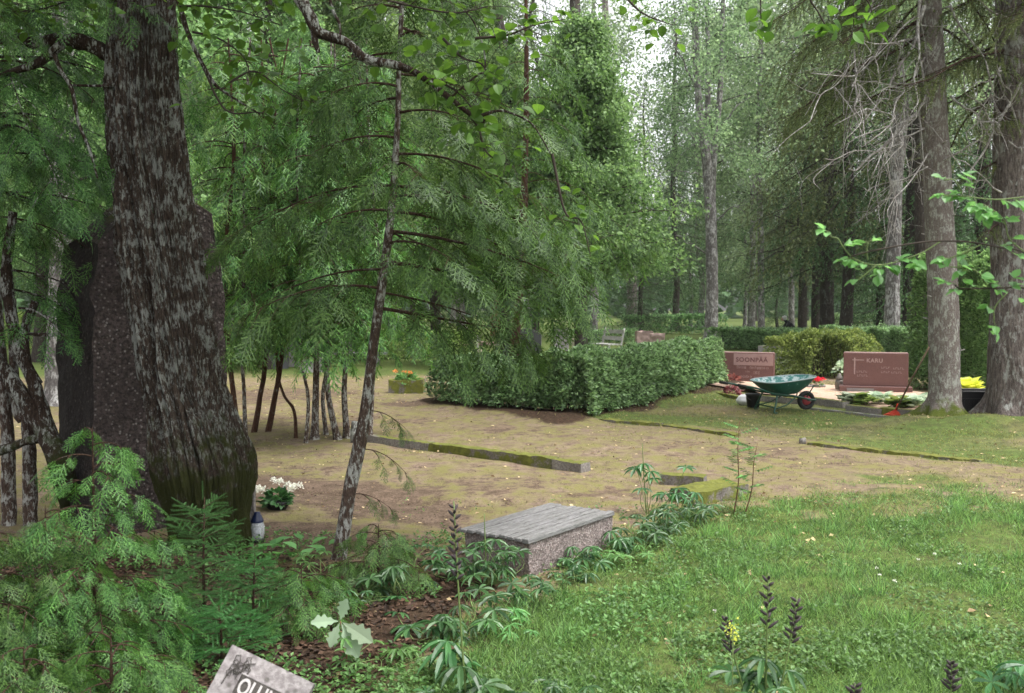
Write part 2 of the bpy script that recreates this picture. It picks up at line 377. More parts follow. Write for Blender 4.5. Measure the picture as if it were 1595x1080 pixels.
# =================== ground
def seg_dist(x,y,pl):
    best=np.full(x.shape,1e9)
    for (ax,ay),(bx,by) in zip(pl[:-1],pl[1:]):
        dx,dy=bx-ax,by-ay; t=np.clip(((x-ax)*dx+(y-ay)*dy)/(dx*dx+dy*dy),0,1)
        best=np.minimum(best,np.hypot(x-ax-t*dx,y-ay-t*dy))
    return best
def sst(a,b,x): t=np.clip((x-a)/(b-a),0,1); return t*t*(3-2*t)
def zones(x,y):
    p=np.stack([x,y,0*x],-1); n=fbm(p*.9,4,3)-.5; n2=fbm(p*3.5,3,9)-.5
    # meadow grass bottom right
    left=np.interp(y,[2,4,5.65,6.8,8.0],[-.5,-.2,.35,1.0,1.75]); top=np.interp(x,[1,1.9,3.9,8],[7.2,7.95,7.5,7.2])
    gr=sst(-.45,.45,x-left+n*1.4)*sst(-1.1,.7,top-y+n*2.4+n2*1.4)
    # lawn between path and the graves
    k=y-(13.1-(x-1.24)*.93)          # line of the mossy kerb
    lawn=sst(-.3,.5,k+n*1.5)*sst(-.2,.6,18.6-(x-3.6)*.75-y)*sst(.5,1.5,x)
    far=sst(19,24,y+n*3)
    band=sst(-3.4,-.3,k+n*2)*sst(.2,-1.6,k-.3)*sst(.5,2.2,x)    # greener verge beside the kerb
    gra=np.clip(gr+lawn*.62*(1+n*1.6)+far*.75+band*.30,0,1)
    pathc=[(-14,21.5),(-6.5,19.5),(-3.6,16.5),(-1.2,13.2),(1.5,10.9),(4.3,9.2),(9,7.3)]
    bare=sst(1.1,.0,seg_dist(x,y,pathc)+n*1.8+n2*1.0)*.42
    for cx,cy,r,a in [(-1.9,8.1,1.1,.75),(-.9,7.3,.7,.7),(-.2,8.7,.8,.45),(.95,8.1,.5,.7),(4.3,12.3,.9,.5),(5.0,12.0,.8,.6),(-1.3,6.5,.9,.8),(-.7,6.2,.6,.7),(-2.4,9.6,.8,.4),(-3,13.5,1.5,.5),(-1.3,15.5,1.2,.7),(3.0,16.0,.6,.3),(-4,17,2,.6)]:
        bare=np.maximum(bare,a*sst(r*1.2,r*.3,np.hypot((x-cx)*.75,y-cy)+n*1.4+n2*.5))
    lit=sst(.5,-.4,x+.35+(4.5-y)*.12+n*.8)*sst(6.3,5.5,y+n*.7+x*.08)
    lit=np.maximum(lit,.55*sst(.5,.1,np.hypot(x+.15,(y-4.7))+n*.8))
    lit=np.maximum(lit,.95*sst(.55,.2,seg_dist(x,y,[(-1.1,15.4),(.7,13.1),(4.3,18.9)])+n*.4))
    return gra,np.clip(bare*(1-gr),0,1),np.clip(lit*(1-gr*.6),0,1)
def hump(x,y):
    z=gz(x,y)
    z=z+.12*sst(.8,.1,seg_dist(x,y,[(-1.1,15.4),(.7,13.3),(4.3,19.0)]))      # bank the hedge grows on
    z=z+.05*sst(.6,.0,seg_dist(x,y,[(-6,4.0),(-2,5.9)]))
    z=z+.10*sst(1.0,.2,np.hypot(x-5.75,y-12.9))+.10*sst(1.1,.3,np.hypot(x-6.9,y-12.8))+.1*sst(.9,.3,np.hypot(x+7.6,y-16.2))
    return z
def axis(lo,hi,st,ext,g=1.12):
    a=list(np.arange(lo,hi,st)); s=st
    while a[-1]<ext: s*=g; a.append(a[-1]+s)
    s=st
    while a[0]>-ext: s*=g; a.insert(0,a[0]-s)
    return A(a)
xs=axis(-9,11,.08,260); ys=axis(1.0,21,.08,260)
ys=ys[ys>-60]
X,Y=np.meshgrid(xs,ys); P3=np.stack([X,Y,0*X],-1)
near=(np.abs(X)<30)&(Y<60)
Z=hump(X,Y)+np.where(near,(fbm(P3*2.2,4,1)-.5)*.05,0)
# cracked edges where the moss mat has lifted
for pl in ([(-3.0,8.6),(-1.9,8.3),(-1.1,8.05),(-.5,7.75),(.1,7.8)],[(-1.4,6.45),(-.9,6.35),(-.4,6.5)],[(.5,8.35),(1.0,8.5),(1.2,8.9)],[(4.1,12.9),(5,12.2),(6.2,11.6)]):
    dd=seg_dist(X,Y,pl)+(vn(P3*5,2)-.5)*.12; Z=Z-.045*sst(.12,.0,dd)
gmb=MB(); gmb.add(np.stack([X,Y,Z],-1).reshape(-1,3),gridf(len(ys),len(xs)),0,True)
def groundmat():
    t=NT('ground_earth_moss'); w=t.coord((1,1,1)); at_=t.n('ShaderNodeAttribute',attribute_name='zone'); sp=t.n('ShaderNodeSeparateColor',{0:at_.outputs['Color']})
    a=t.noise(w,.9,6,.65); b=t.noise(w,7,6,.7); c=t.noise(w,55,4,.7); d=t.noise(w,22,5,.75); e=t.noise(w,2.6,6,.7,.3)
    moss=t.mix(t.ramp(b,[(.3,0.),(.7,1.)]),(.135,.128,.045),(.28,.245,.11))
    tan=t.mix(t.ramp(d,[(.3,0.),(.7,1.)]),(.15,.105,.08),(.33,.245,.19))
    soil=t.mix(t.ramp(c,[(.3,0.),(.7,1.)]),(.075,.052,.038),(.23,.165,.12))
    f=t.math('ADD',t.math('MULTIPLY',e,.6),t.math('MULTIPLY',b,.4))
    base=t.mix(t.ramp(f,[(.44,0.),(.58,1.)]),moss,tan)
    base=t.mix(t.ramp(t.math('ADD',t.math('MULTIPLY',sp.outputs[1],.6),t.math('MULTIPLY',f,1.3)),[(.86,0.),(1.06,1.)]),base,soil)
    gcol=t.mix(t.ramp(d,[(.3,0.),(.7,1.)]),(.058,.088,.022),(.13,.185,.048))
    gg=t.math('ADD',sp.outputs[0],t.math('MULTIPLY',t.math('SUBTRACT',f,.5),1.1))
    base=t.mix(t.ramp(gg,[(.3,0.),(.65,1.)]),base,gcol)
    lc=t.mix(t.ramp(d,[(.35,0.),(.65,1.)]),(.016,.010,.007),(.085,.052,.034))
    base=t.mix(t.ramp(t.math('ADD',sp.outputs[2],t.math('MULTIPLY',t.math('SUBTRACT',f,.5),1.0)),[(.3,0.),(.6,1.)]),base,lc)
    g=t.n('ShaderNodeTexVoronoi',{'Vector':w,'Scale':45}); sp2=t.ramp(g.outputs[0],[(.05,1.),(.12,0.)])
    base=t.mix(t.math('MULTIPLY',sp2,t.math('MULTIPLY',c,.6)),base,(.45,.38,.30)); g4=t.n('ShaderNodeTexVoronoi',{'Vector':w,'Scale':130}); base=t.mix(t.math('MULTIPLY',t.ramp(g4.outputs[0],[(.2,0.),(.6,1.)]),t.math('MULTIPLY',t.ramp(b,[(.4,0.),(.6,1.)]),.75)),base,(.045,.032,.02))
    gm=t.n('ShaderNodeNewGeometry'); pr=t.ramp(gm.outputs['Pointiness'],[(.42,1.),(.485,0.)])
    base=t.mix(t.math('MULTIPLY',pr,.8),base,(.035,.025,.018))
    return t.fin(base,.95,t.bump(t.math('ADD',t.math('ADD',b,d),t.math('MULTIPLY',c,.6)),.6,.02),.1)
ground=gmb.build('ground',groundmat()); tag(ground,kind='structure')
ga,ba,la=zones(X,Y); ca=ground.data.color_attributes.new('zone','FLOAT_COLOR','POINT')
ca.data.foreach_set('color',np.stack([ga,ba,la,0*ga+1],-1).astype(np.float32).ravel())
def HZ(x,y): return float(hump(A([x]),A([y]))[0])
def GG(px,py):
    p=gp(px,py); p[2]=HZ(p[0],p[1]); return p
# =================== rough stone helper
def rblock(mb,size,M_=None,res=.03,amp=.01,fs=9,fn=None,seed=0,mi=0,mifn=None,faces='xXyYzZ'):
    sx,sy,sz=A(size)/2.; n=[max(2,int(k*2/res)+1) for k in (sx,sy,sz)]
    def gr(u,v): return np.meshgrid(np.linspace(-1,1,u),np.linspace(-1,1,v),indexing='ij')
    for nm,ax,s in (('x',0,-1),('X',0,1),('y',1,-1),('Y',1,1),('z',2,-1),('Z',2,1)):
        if nm not in faces: continue
        o=[a for a in (0,1,2) if a!=ax]; u,v=gr(n[o[0]],n[o[1]])
        p=np.zeros(u.shape+(3,)); p[...,o[0]]=u; p[...,o[1]]=v; p[...,ax]=s
        p=p*A([sx,sy,sz]); base=p.copy()
        if fn is not None: p=fn(p)
        q=base*fs; d=np.stack([fbm(q,4,seed+1),fbm(q,4,seed+11),fbm(q,4,seed+21)],-1)-.5
        p=p+d*amp*2
        f=gridf(u.shape[0],u.shape[1])
        if (s>0)==(ax==1): f=f[:,::-1]
        v_=p.reshape(-1,3)
        if M_ is not None: v_=xf(v_,M_)
        mb.add(v_,f,mifn(nm) if mifn else mi,True)
# =================== the tall memorial stone behind the big trunk
def stele():
    c=at(220,600,7.10); g=HZ(c[0],c[1])
    def fn(p):
        z=p[...,2]+1.25; x=p[...,0]; y=p[...,1]; k=1-.02*z
        top=-.16*(np.abs(x-.12)/.45)**2-.10*np.abs(y)/.4-.07*sst(.0,-.45,x)
        q=p.copy(); q[...,0]*=k*(1-.10*sst(2.0,2.5,z)); q[...,1]*=k; q[...,2]=z+top*sst(1.25,2.5,z); return q
    mb=MB(); rblock(mb,(.96,.84,2.50),TM((c[0],c[1],g-.05),R(40)),.022,.035,4,fn,3,mifn=lambda f:1 if f in 'xY' else 0)  # left-hand sides take a far darker granite than the other faces
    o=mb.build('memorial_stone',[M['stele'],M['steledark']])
    tag(o,'huge rough memorial boulder with mossy top behind the thick leaning trunk','memorial stone')
stele()
# =================== bench
def bench():
    c=A([.182,6.19]); rz=math.atan2(.80,.60); z0=HZ(*c)
    root=empty('stone_bench',(c[0],c[1],z0),'low speckled stone bench with weathered grey slatted wooden top','bench',None,rz)
    mb=MB()
    rblock(mb,(.95,.49,.235),TM((.01,-.005,.10)),.018,.012,14,lambda p:p*A([1,1,1]),5)
    mb.build('stone_base',M['pebble'],root)
    n=9; w=.54/n
    for i in range(n):
        s=MB(); y=-.27+w*(i+.5); L=.99+.02*rng.normal(); 
        s.box((rng.normal()*.006,y,.232+rng.normal()*.0015),(L,w-.013,.022 if i else .03),bev=.004)
        s.build('slat',M['slat'],root)
    for q in (-.40,.40): s=MB(); s.box((q,0,.2115),(.05,.50,.016)); s.build('batten',M['slat'],root)
bench()
# =================== kerbs
def kerb(pts,w,h,lab,mat,moss=None,seed=0,group=None,amp=.02,name='kerb_stone'):
    P=A(pts); a,b=P[0],P[-1]; L=np.hypot(*(b-a)[:2]); rz=math.atan2(b[1]-a[1],b[0]-a[0]); c=(a+b)/2; z=HZ(c[0],c[1])
    mb=MB(); rblock(mb,(L,w,h+.06),TM((c[0],c[1],z+h/2-.03),rz),.02 if L<3 else .03,amp,7,None,seed)
    o=mb.build(name,mat)
    tag(o,lab,'kerb',group); return o
a,b=gp(578,690),gp(912,734); m=a*.68+b*.32; q=a*.12+b*.88
kerb((a,m),.12,.085,'bare grey end of the long straight kerb beside the thin leaning trunk',M['kerbbare'],seed=1)
kerb((m+(b-a)*.005,q),.13,.09,'moss covered middle of the long straight kerb across the bare ground',M['kerb'],seed=2)
kerb((q+(b-a)*.005,b),.15,.085,'short pale broken end block of the long straight kerb above the bench',M['kerbbare'],seed=3)
kerb((gp(1030,752),gp(1098,757)),.12,.10,'dark mossy kerb block among the tall weeds right of the bench',M['kerb'],seed=4,amp=.02)
kerb((gp(1062,782),gp(1148,768)),.26,.12,'broken grey and mossy concrete slab at the corner of the meadow',M['kerb'],seed=5,amp=.03)
K=[(930,657,1030,664,'low mossy edging beside the foot of the big clipped hedge'),(1036,665,1150,680,'low mossy edging in the grass in front of the green wheelbarrow'),(1262,692,1372,704,'dark low edging in the grass left of the dropped orange rake line'),(1378,705,1530,720,'longest dark mossy edging in the grass in front of the two big trunks')]
for i,(x0,y0,x1,y1,l) in enumerate(K):
    kerb((gp(x0,y0),gp(x1,y1)),.12,.035,l,M['kerb'],seed=20+i,group='low mossy edging stones in the grass',amp=.03)
# small stump stones on the grass
mb=MB(); c=GG(1250,690); mb.lathe([(.0,-.03),(.045,-.02),(.042,.05),(.03,.065),(0,.068)],10,c); tag(mb.build('marker_stub',M['kerbbare']),'tiny grey stone stub standing in the grass by the mossy edging','stone')
# =================== text
def text(s,size,M_,name,mat,parent,depth=.002,align='LEFT',sp=1.0):
    cu=bpy.data.curves.new(name,'FONT'); cu.body=s; cu.size=size; cu.extrude=depth; cu.offset=size*.022; cu.align_x=align; cu.space_character=sp
    o=bpy.data.objects.new(name,cu); C.objects.link(o); dg=bpy.context.evaluated_depsgraph_get()
    me=bpy.data.meshes.new_from_object(o.evaluated_get(dg)); bpy.data.objects.remove(o)
    me.transform(M_); me.materials.clear(); me.materials.append(mat)
    r=bpy.data.objects.new(name,me); C.objects.link(r); r.parent=parent; return r
UPT=Matrix.Rotation(PI/2,4,'X')
# =================== leaning marble slab, bottom edge
def marble():
    # top left corner (362,1005), top right (490,1066)+side (502,1072): a slab leaning back and tipped sideways
    tl=at(362,1004,3.10); tr=at(489,1065,3.06)
    u=Vector(tr-tl); L=u.length; u.normalize()
    down=Vector(at(300,1140,2.98)-tl); down=(down-u*down.dot(u)).normalized()
    nrm_=u.cross(-down).normalized()    # towards the camera
    Mx=Matrix((( u.x,-down.x,nrm_.x),(u.y,-down.y,nrm_.y),(u.z,-down.z,nrm_.z))).to_4x4()
    H=.58; root=empty('grave_slab',(tl+tr)/2+A(down)*H,'weathered white marble gravestone with carved name tilting at the bottom edge','gravestone')
    base=Matrix.Translation(-Vector((tl+tr)/2+A(down)*H))@Matrix.Translation(Vector(tl))@Mx
    mb=MB(); rblock(mb,(L,H,.05),base@Matrix.Translation((L/2,-H/2,-.025)),.012,.0018,30,None,8); mb.build('slab',M['marble'],root)
    # darker name band laid behind the raised letters
    mb=MB(); mb.box((L*.60,-.098,.0032),(L*.70,.062,.002)); mb.build('name_panel',M['marbledark'],root,base)
    mb=MB()
    for (x0,x1,y0,y1) in ((L*.25,L*.95+.004,-.0665,-.0625),(L*.25,L*.95+.004,-.134,-.13),(L*.245,L*.25,-.134,-.0625)): mb.box(((x0+x1)/2,(y0+y1)/2,.004),(x1-x0,y1-y0,.004))
    mb.build('panel_border',M['marble'],root,base)
    t_=text('OLLINO',.072,base@Matrix.Translation((L*.275,-.124,.0065))@Matrix.Diagonal((.66,1,1,1)),'inscription',M['marbleletter'],root,.002,sp=1.02)
    # carved oak spray in the corner
    mb=MB(); r2=np.random.default_rng(3)
    for k in range(14):
        cx,cy=.035+r2.random()*.055,-.02-r2.random()*.06; a=r2.random()*6.3; l=.010+r2.random()*.010
        th=np.linspace(0,2*PI,11)[:-1]; rr=1+.18*np.cos(5*th)
        p=np.stack([cx+np.cos(th+a)*l*rr*.6*1+0*th,cy+np.sin(th+a)*l*rr,0*th+.0035+.001*(k%3)],-1); mb.tube(np.vstack([p,p[:1]]),.0013,4)
    mb.tube(smooth([(.03,-.12,.004),(.035,-.08,.004),(.06,-.045,.004),(.10,-.022,.004)]),.0018,5)
    mb.build('carved_spray',M['marbledark'],root,base)
marble()
# =================== leaf templates (y = along, z = up), as (verts, [(faces, mat)])
def T_frond(nl=13,ns=3,seed=0,wid=.50,fat=1.0):
    r=np.random.default_rng(seed); V=[];Q=[];T=[]
    def quad(p,q,w0,w1,mi=0):
        p=A(p);q=A(q);d=q-p;d=d/np.linalg.norm(d);s=A([d[1],-d[0],0]);b=len(V)
        V.extend([p-s*w0,p+s*w0,q+s*w1,q-s*w1]); Q.append([b,b+1,b+2,b+3])
    def tri(p,q,w):
        p=A(p);q=A(q);d=q-p;d=d/np.linalg.norm(d);s=A([d[1],-d[0],0]);b=len(V)
        V.extend([p-s*w+d*.0,p+s*w,q]); T.append([b,b+1,b+2])
    quad((0,0,0),(0,.5,0),.012*fat,.010*fat); quad((0,.5,0),(0,1,0),.010*fat,.004)
    for i in range(nl):
        y=.04+.9*i/nl; s=1 if i%2 else -1; l=(wid*(1-y)**.8+.05)*(.6+.75*r.random())*(1 if y>.12 else .8)
        a=R(34+14*r.random()); e=A([s*l*math.sin(a),y+l*math.cos(a),0])
        quad((0,y,0),tuple(e),.013*fat,.006*fat)
        for k in range(ns):
            t=(k+.6)/(ns+.3); b0=A([0,y,0])*(1-t)+e*t; l2=l*.36*(1-t*.5)*(.6+.8*r.random())
            for s2 in (1,-1):
                a2=a*s+s2*R(38); tri(b0,b0+A([l2*math.sin(a2),l2*math.cos(a2),0]),.015*fat)
    V=A(V); V[:,0]+=.16*(r.random()-.5)*V[:,1]**2+.03*np.sin(V[:,1]*7); V[:,2]+=-.28*V[:,1]**2-.35*V[:,0]**2
    return V,[(Q,0),(T,0)]
def T_leaf(w=.35,fold=.12,tip=1.0,nseg=4,curl=.15):
    ys=np.linspace(0,1,nseg+1); V=[]; Q=[]
    for y in ys:
        ww=w*math.sin(PI*min(1,y**.8*1.0))**.8 if 0<y<1 else .01
        for x in (-ww,0,ww): V.append([x,y,abs(x)*fold*3-curl*y*y])
    for i in range(nseg):
        for j in (0,1): Q.append([i*3+j,i*3+j+1,i*3+j+4,i*3+j+3])
    return A(V),[(Q,0)]
def T_quad(w=.35,fold=.1):
    return A([[0,0,0],[w,.45,fold],[0,1,-.05],[-w,.45,fold]]),[([[0,1,2,3]],0)]
def T_tri(w=.3): return A([[0,0,0],[w,.5,.05],[0,1,0]]),[([[0,1,2]],0)]
def T_blade(w=.02,bend=.35):
    V=[];Q=[]
    for i,y in enumerate((0,.35,.7)): ww=w*(1-y*.5); V+= [[-ww,y,-bend*y*y],[ww,y,-bend*y*y]]
    V.append([0,1,-bend])
    return A(V),[([[0,1,3,2],[2,3,5,4]],0),([[4,5,6]],0)]
def T_palm(n=8,w=.13,droop=.35,seed=0):
    r=np.random.default_rng(seed); V=[];Q=[];T=[]
    for k in range(n):
        a=2*PI*k/n+r.normal()*.06; l=1*(.85+.2*r.random()); b=len(V); ca,sa=math.sin(a),math.cos(a)
        for (y,ww) in ((.03,.015),(.35,w*.75),(.65,w),(.88,w*.6)):
            for x in (-ww,0,ww):
                z=-droop*y*y+abs(x)*.8; V.append([ca*y*l+sa*x,sa*y*l-ca*x,z])
        V.append([ca*l,sa*l,-droop]); 
        for i in range(3):
            for j in (0,1): Q.append([b+i*3+j,b+i*3+j+1,b+i*3+j+4,b+i*3+j+3])
        T+=[[b+9,b+10,b+12],[b+10,b+11,b+12]]
    return A(V),[(Q,0),(T,0)]
def T_needles(n=40,l=.12,w=.006,gold=2.4,flat=0,fwd=.55):
    V=[];T=[]; 
    for k in range(n):
        y=.02+.96*k/n; a=k*gold; dx,dz=math.cos(a),math.sin(a)*(1-flat); p=A([0,y,0]); d=A([dx,fwd,dz]); d=d/np.linalg.norm(d)*l*(1-.3*y)
        s=A([dz,.0,-dx])*w+A([0,w,0]); b=len(V); V+= [p-s,p+s,p+d]; T.append([b,b+1,b+2])
    b=len(V); V+= [A([-.008,0,0]),A([.008,0,0]),A([0,1,0])]; T.append([b,b+1,b+2])
    V+= [A([0,0,-.008]),A([0,0,.008]),A([0,1,0])]; T.append([b+3,b+4,b+5])
    return A(V),[(T,0)]
FR=[T_frond(11+s%2,3,s,fat=1.1) for s in range(5)]; FRM=[T_frond(9,2,s,fat=1.6) for s in range(4)]; FRL=[T_frond(7,1,s,fat=1.9) for s in range(4)]
LEAF=T_leaf(.36); LEAFR=T_leaf(.42,.08,nseg=5); QL=T_quad(); TL=T_tri(); PALM=[T_palm(8,.13,.35,1),T_palm(9,.12,.7,2),T_palm(7,.14,.15,3)]
NEED=T_needles(120,.10,.0045); NEEDM=T_needles(26,.13,.011); STRAND=T_needles(30,.10,.012,fwd=.9); STRANDL=T_needles(10,.16,.03,fwd=.9)
UP=A([0,0,1.])
def rot_about(v,k,a):
    k=k/(np.linalg.norm(k)+1e-9); return v*math.cos(a)+np.cross(k,v)*math.sin(a)+k*k.dot(v)*(1-math.cos(a))
# =================== thuja branches
def thuja_branch(wood,leaves,p0,az,L,elev=.15,droop=.5,fl=.16,fronds=FR,r0=.012,step=.085,seed=0,secw=True,dens=1.0,rise=0.0):
    r=rng; n=9; t=np.linspace(0,1,n); d=A([math.cos(az),math.sin(az),0.])
    side=A([-math.sin(az),math.cos(az),0.])
    P=p0+np.outer(t*L,d)+np.outer(np.sin(t*3+r.random()*3)*.05*L*t,side); P[:,2]+=elev*L*t-droop*L*t**2+rise*L*t**3
    wood.tube(P,np.linspace(r0*.8,.0012,n),5,cap=False)
    T=nrm(np.gradient(P,axis=0)); pos=[];dr=[];up=[];sc=[]
    def add(p,q,u,s): pos.append(p);dr.append(q);up.append(u);sc.append(s)
    k=0; s_=step*.8/L+.05*(r.random()+.6)
    while s_<1:
        i=min(n-2,int(s_*(n-1))); u=s_*(n-1)-i; p=P[i]*(1-u)+P[i+1]*u; tt=T[i]
        sg=1 if k%2 else -1; k+=1
        l2=L*(.46-.30*s_)*(.65+.6*r.random()); l2=min(l2,.55)
        sd=tt*.75+sg*side*(.75+.3*r.random())+UP*(r.normal()*.15-.12); sd=sd/np.linalg.norm(sd)
        nf=max(2,int(l2/(fl*.36)*dens)); tq=np.linspace(.0,1,5)
        Q=p+np.outer(tq*l2,sd); Q[:,2]-=.32*l2*tq**2*(1+r.random()*.6)
        if secw: wood.tube(Q,np.linspace(.0035,.001,5),3,cap=False)
        TQ=nrm(np.gradient(Q,axis=0))
        for j in range(nf):
            v=(j+.7)/nf; a=min(3,int(v*4)); b=v*4-a; q=Q[a]*(1-b)+Q[min(4,a+1)]*b; td=TQ[a]
            s2=1 if j%2 else -1; lat=np.cross(td,UP); dd=td*.8+s2*lat*(.8 if v<.95 else .1)-UP*(.12+.32*r.random())
            add(q,dd,UP+lat*s2*.3+r.normal(size=3)*.4,fl*(.55+.9*r.random())*(1.1-.3*v))
        add(Q[-1],TQ[-1]-UP*.15,UP+r.normal(size=3)*.2,fl*(.9+.4*r.random()))
        s_+=step/L*(.7+.6*r.random())
    add(P[-1],T[-1],UP,fl*1.2)
    pos=A(pos);dr=A(dr);up=A(up);sc=A(sc); w=r.integers(0,len(fronds),len(pos))
    for q in range(len(fronds)):
        m=w==q
        place(leaves,fronds[q],pos[m],dr[m],up[m],sc[m])
def along(P,z):
    P=A(P); i=int(np.clip(np.searchsorted(P[:,2],z)-1,0,len(P)-2)); u=(z-P[i,2])/max(1e-6,P[i+1,2]-P[i,2]); return P[i]*(1-u)+P[i+1]*u
def thuja(name,P,rad,zb,zt,nb,Lf,label,cat='tree',mat='thuja',bark='thujabark',fl=.16,fronds=FR,group=None,elev=.15,droop=.5,azf=None,seg=10,extra=None,step=.085,r0=.012,dens=1.0,loc=None):
    P=A(P); o=P[0].copy() if loc is None else A(loc); root=empty(name,o,label,cat,group)
    Q=smooth(P-o,5); rd=np.interp(np.linspace(0,1,len(Q)),np.linspace(0,1,len(rad)),rad)
    mb=MB(); v,f=tube(Q,rd,seg*2); mb.add(v,f,0,True); v2=v.reshape(len(Q),-1,3)
    n_=(fbm(v*A([14,14,2.5]),3,5)-.5)[:,None]; cen=np.repeat(Q,seg*2,0); mb.v[-1]=v+nrm(v-cen)*n_*np.repeat(rd,seg*2)[:,None]*.45
    mb.build('trunk',M[bark],root)
    wood=MB(); lv=MB(); ga_=rng.random()*6
    for k in range(nb):
        z=zb+(zt-zb)*((k+rng.random()*.7)/nb); az=ga_+k*2.4+rng.normal()*.25
        if azf: az=azf(az)
        L=Lf((z-zb)/(zt-zb),az)*(.75+.5*rng.random())
        if L<.08: continue
        thuja_branch(wood,lv,along(Q,z),az,L,elev,droop,fl,fronds,r0,step,dens=dens)
    for e in (extra or []): thuja_branch(wood,lv,**{**dict(p0=None,az=0,L=1,fl=fl,fronds=fronds,step=step,dens=dens),**e,'p0':A(e['p0'])-o})
    wood.build('branches',M['twigbark'],root); lv.build('foliage',M[mat],root)
    return root
# ---- the slim leaning tree in the middle
D=5.95
def ap(l,d): return [at(x,y,d+(q[0] if q else 0)) for x,y,*q in l]
def midlen(t,az):
    c=math.cos(az); s=math.sin(az)
    return (.85+.22*max(0,c)+.10*s)*(1-.25*t)*(.6 if s<-.2 else 1)*(.45+1.1*float(vn(A([az*2,t*9,0.]),3)))
P=ap([(524,890),(532,840),(548,750),(566,660),(578,570),(590,480),(601,400),(612,300),(619,200),(622,100),(626,0),(630,-160),(632,-330)],D)
thuja('slim_leaning_tree',P,[.052,.045,.042,.036,.031,.028,.024,.019,.017,.015,.012,.009],2.0,4.6,27,midlen,
  'slim leaning evergreen with drooping lacy sprays in the middle of the picture','tree','thujadark','slimbark',fl=.215,droop=.34,elev=.12,dens=.85,
  extra=[dict(p0=at(590,480,D),az=.15,L=.95,elev=-.15,droop=.10,r0=.016,rise=.1),dict(p0=at(600,408,D),az=.3,L=1.2,elev=-.10,droop=.12,r0=.018,rise=.05),dict(p0=at(606,360,D),az=.1,L=1.2,elev=-.08,droop=.20,r0=.016),
  dict(p0=at(590,455,D),az=.1,L=.90,elev=-.16,droop=.14,r0=.010),dict(p0=at(610,330,D),az=.45,L=1.2,elev=.0,droop=.40,r0=.014),dict(p0=at(612,290,D),az=.1,L=1.1,elev=.05,droop=.45,r0=.014),dict(p0=at(616,240,D),az=-.1,L=1.0,elev=.05,droop=.45,r0=.012),
  dict(p0=at(600,420,D),az=3.0,L=.8,elev=.05,droop=.3),dict(p0=at(595,450,D),az=3.5,L=.8,elev=.2,droop=.4),
  dict(p0=at(570,640,D),az=-.2,L=.26,elev=.1,droop=.5,r0=.005,fl=.09),dict(p0=at(560,700,D),az=-.1,L=.30,elev=.1,droop=.6,r0=.005,fl=.09),dict(p0=at(545,770,D),az=.3,L=.25,elev=.1,droop=.5,r0=.004,fl=.08)])
# ---- a second evergreen whose dark drooping sprays hang over the clipped hedge
P=ap([(795,640),(800,560),(812,420),(818,250),(820,100),(818,-60)],15.2); P[0][2]=HZ(P[0][0],P[0][1])-.02
thuja('drooping_evergreen',P,[.08,.075,.065,.05,.035,.02],2.5,6.2,30,lambda t,az:(1.15+.35*math.cos(az))*(1-.5*t)*(.5+1.0*float(vn(A([az*2,t*9,3.]),3))),
  'dark drooping evergreen hanging over the left end of the clipped hedge','tree','thujadark','thujabark',fl=.30,fronds=FRL,droop=.6,elev=.25,step=.15)
# ---- row of small evergreens behind the long kerb
rows=[((372,690),(362,600),(350,500),(352,380),.04,'leftmost in the row, a slim dark stem close to the granite boulder'),
((395,672),(405,620),(412,560),(398,450),.04,'curved stem near the left end of the row, leaning away from the boulder'),
((417,672),(432,600),(440,540),(452,430),.04,'stem bowed to the right in the left half of the row'),
((461,682),(458,640),(440,610),(430,540),.03,'thinnest kinked stem in the middle of the evergreen row'),
((490,684),(492,600),(495,500),(500,380),.055,'straight grey stem in the row, left of the forked pair'),
((527,684),(512,620),(508,540),(515,400),.05,'pale stem bending left in the row, just left of the slim leaning tree'),
((541,682),(536,600),(545,520),(560,400),.05,'stem with flaking bark in the row, closest to the long kerb'),
((574,690),(578,620),(582,540),(590,420),.05,'pale mottled stem directly behind the slim leaning tree')]
rows+=[((383,688),(380,610),(376,540),(380,420),.034,'thin upright grey stem between the two leftmost curved ones'),
((476,690),(480,620),(470,560),(468,430),.030,'thin crooked stem between the kinked one and the straight grey one'),
((508,676),(503,610),(518,540),(530,420),.036,'dark slender stem between the straight grey one and the forked pale pair')]
base_leaf=None
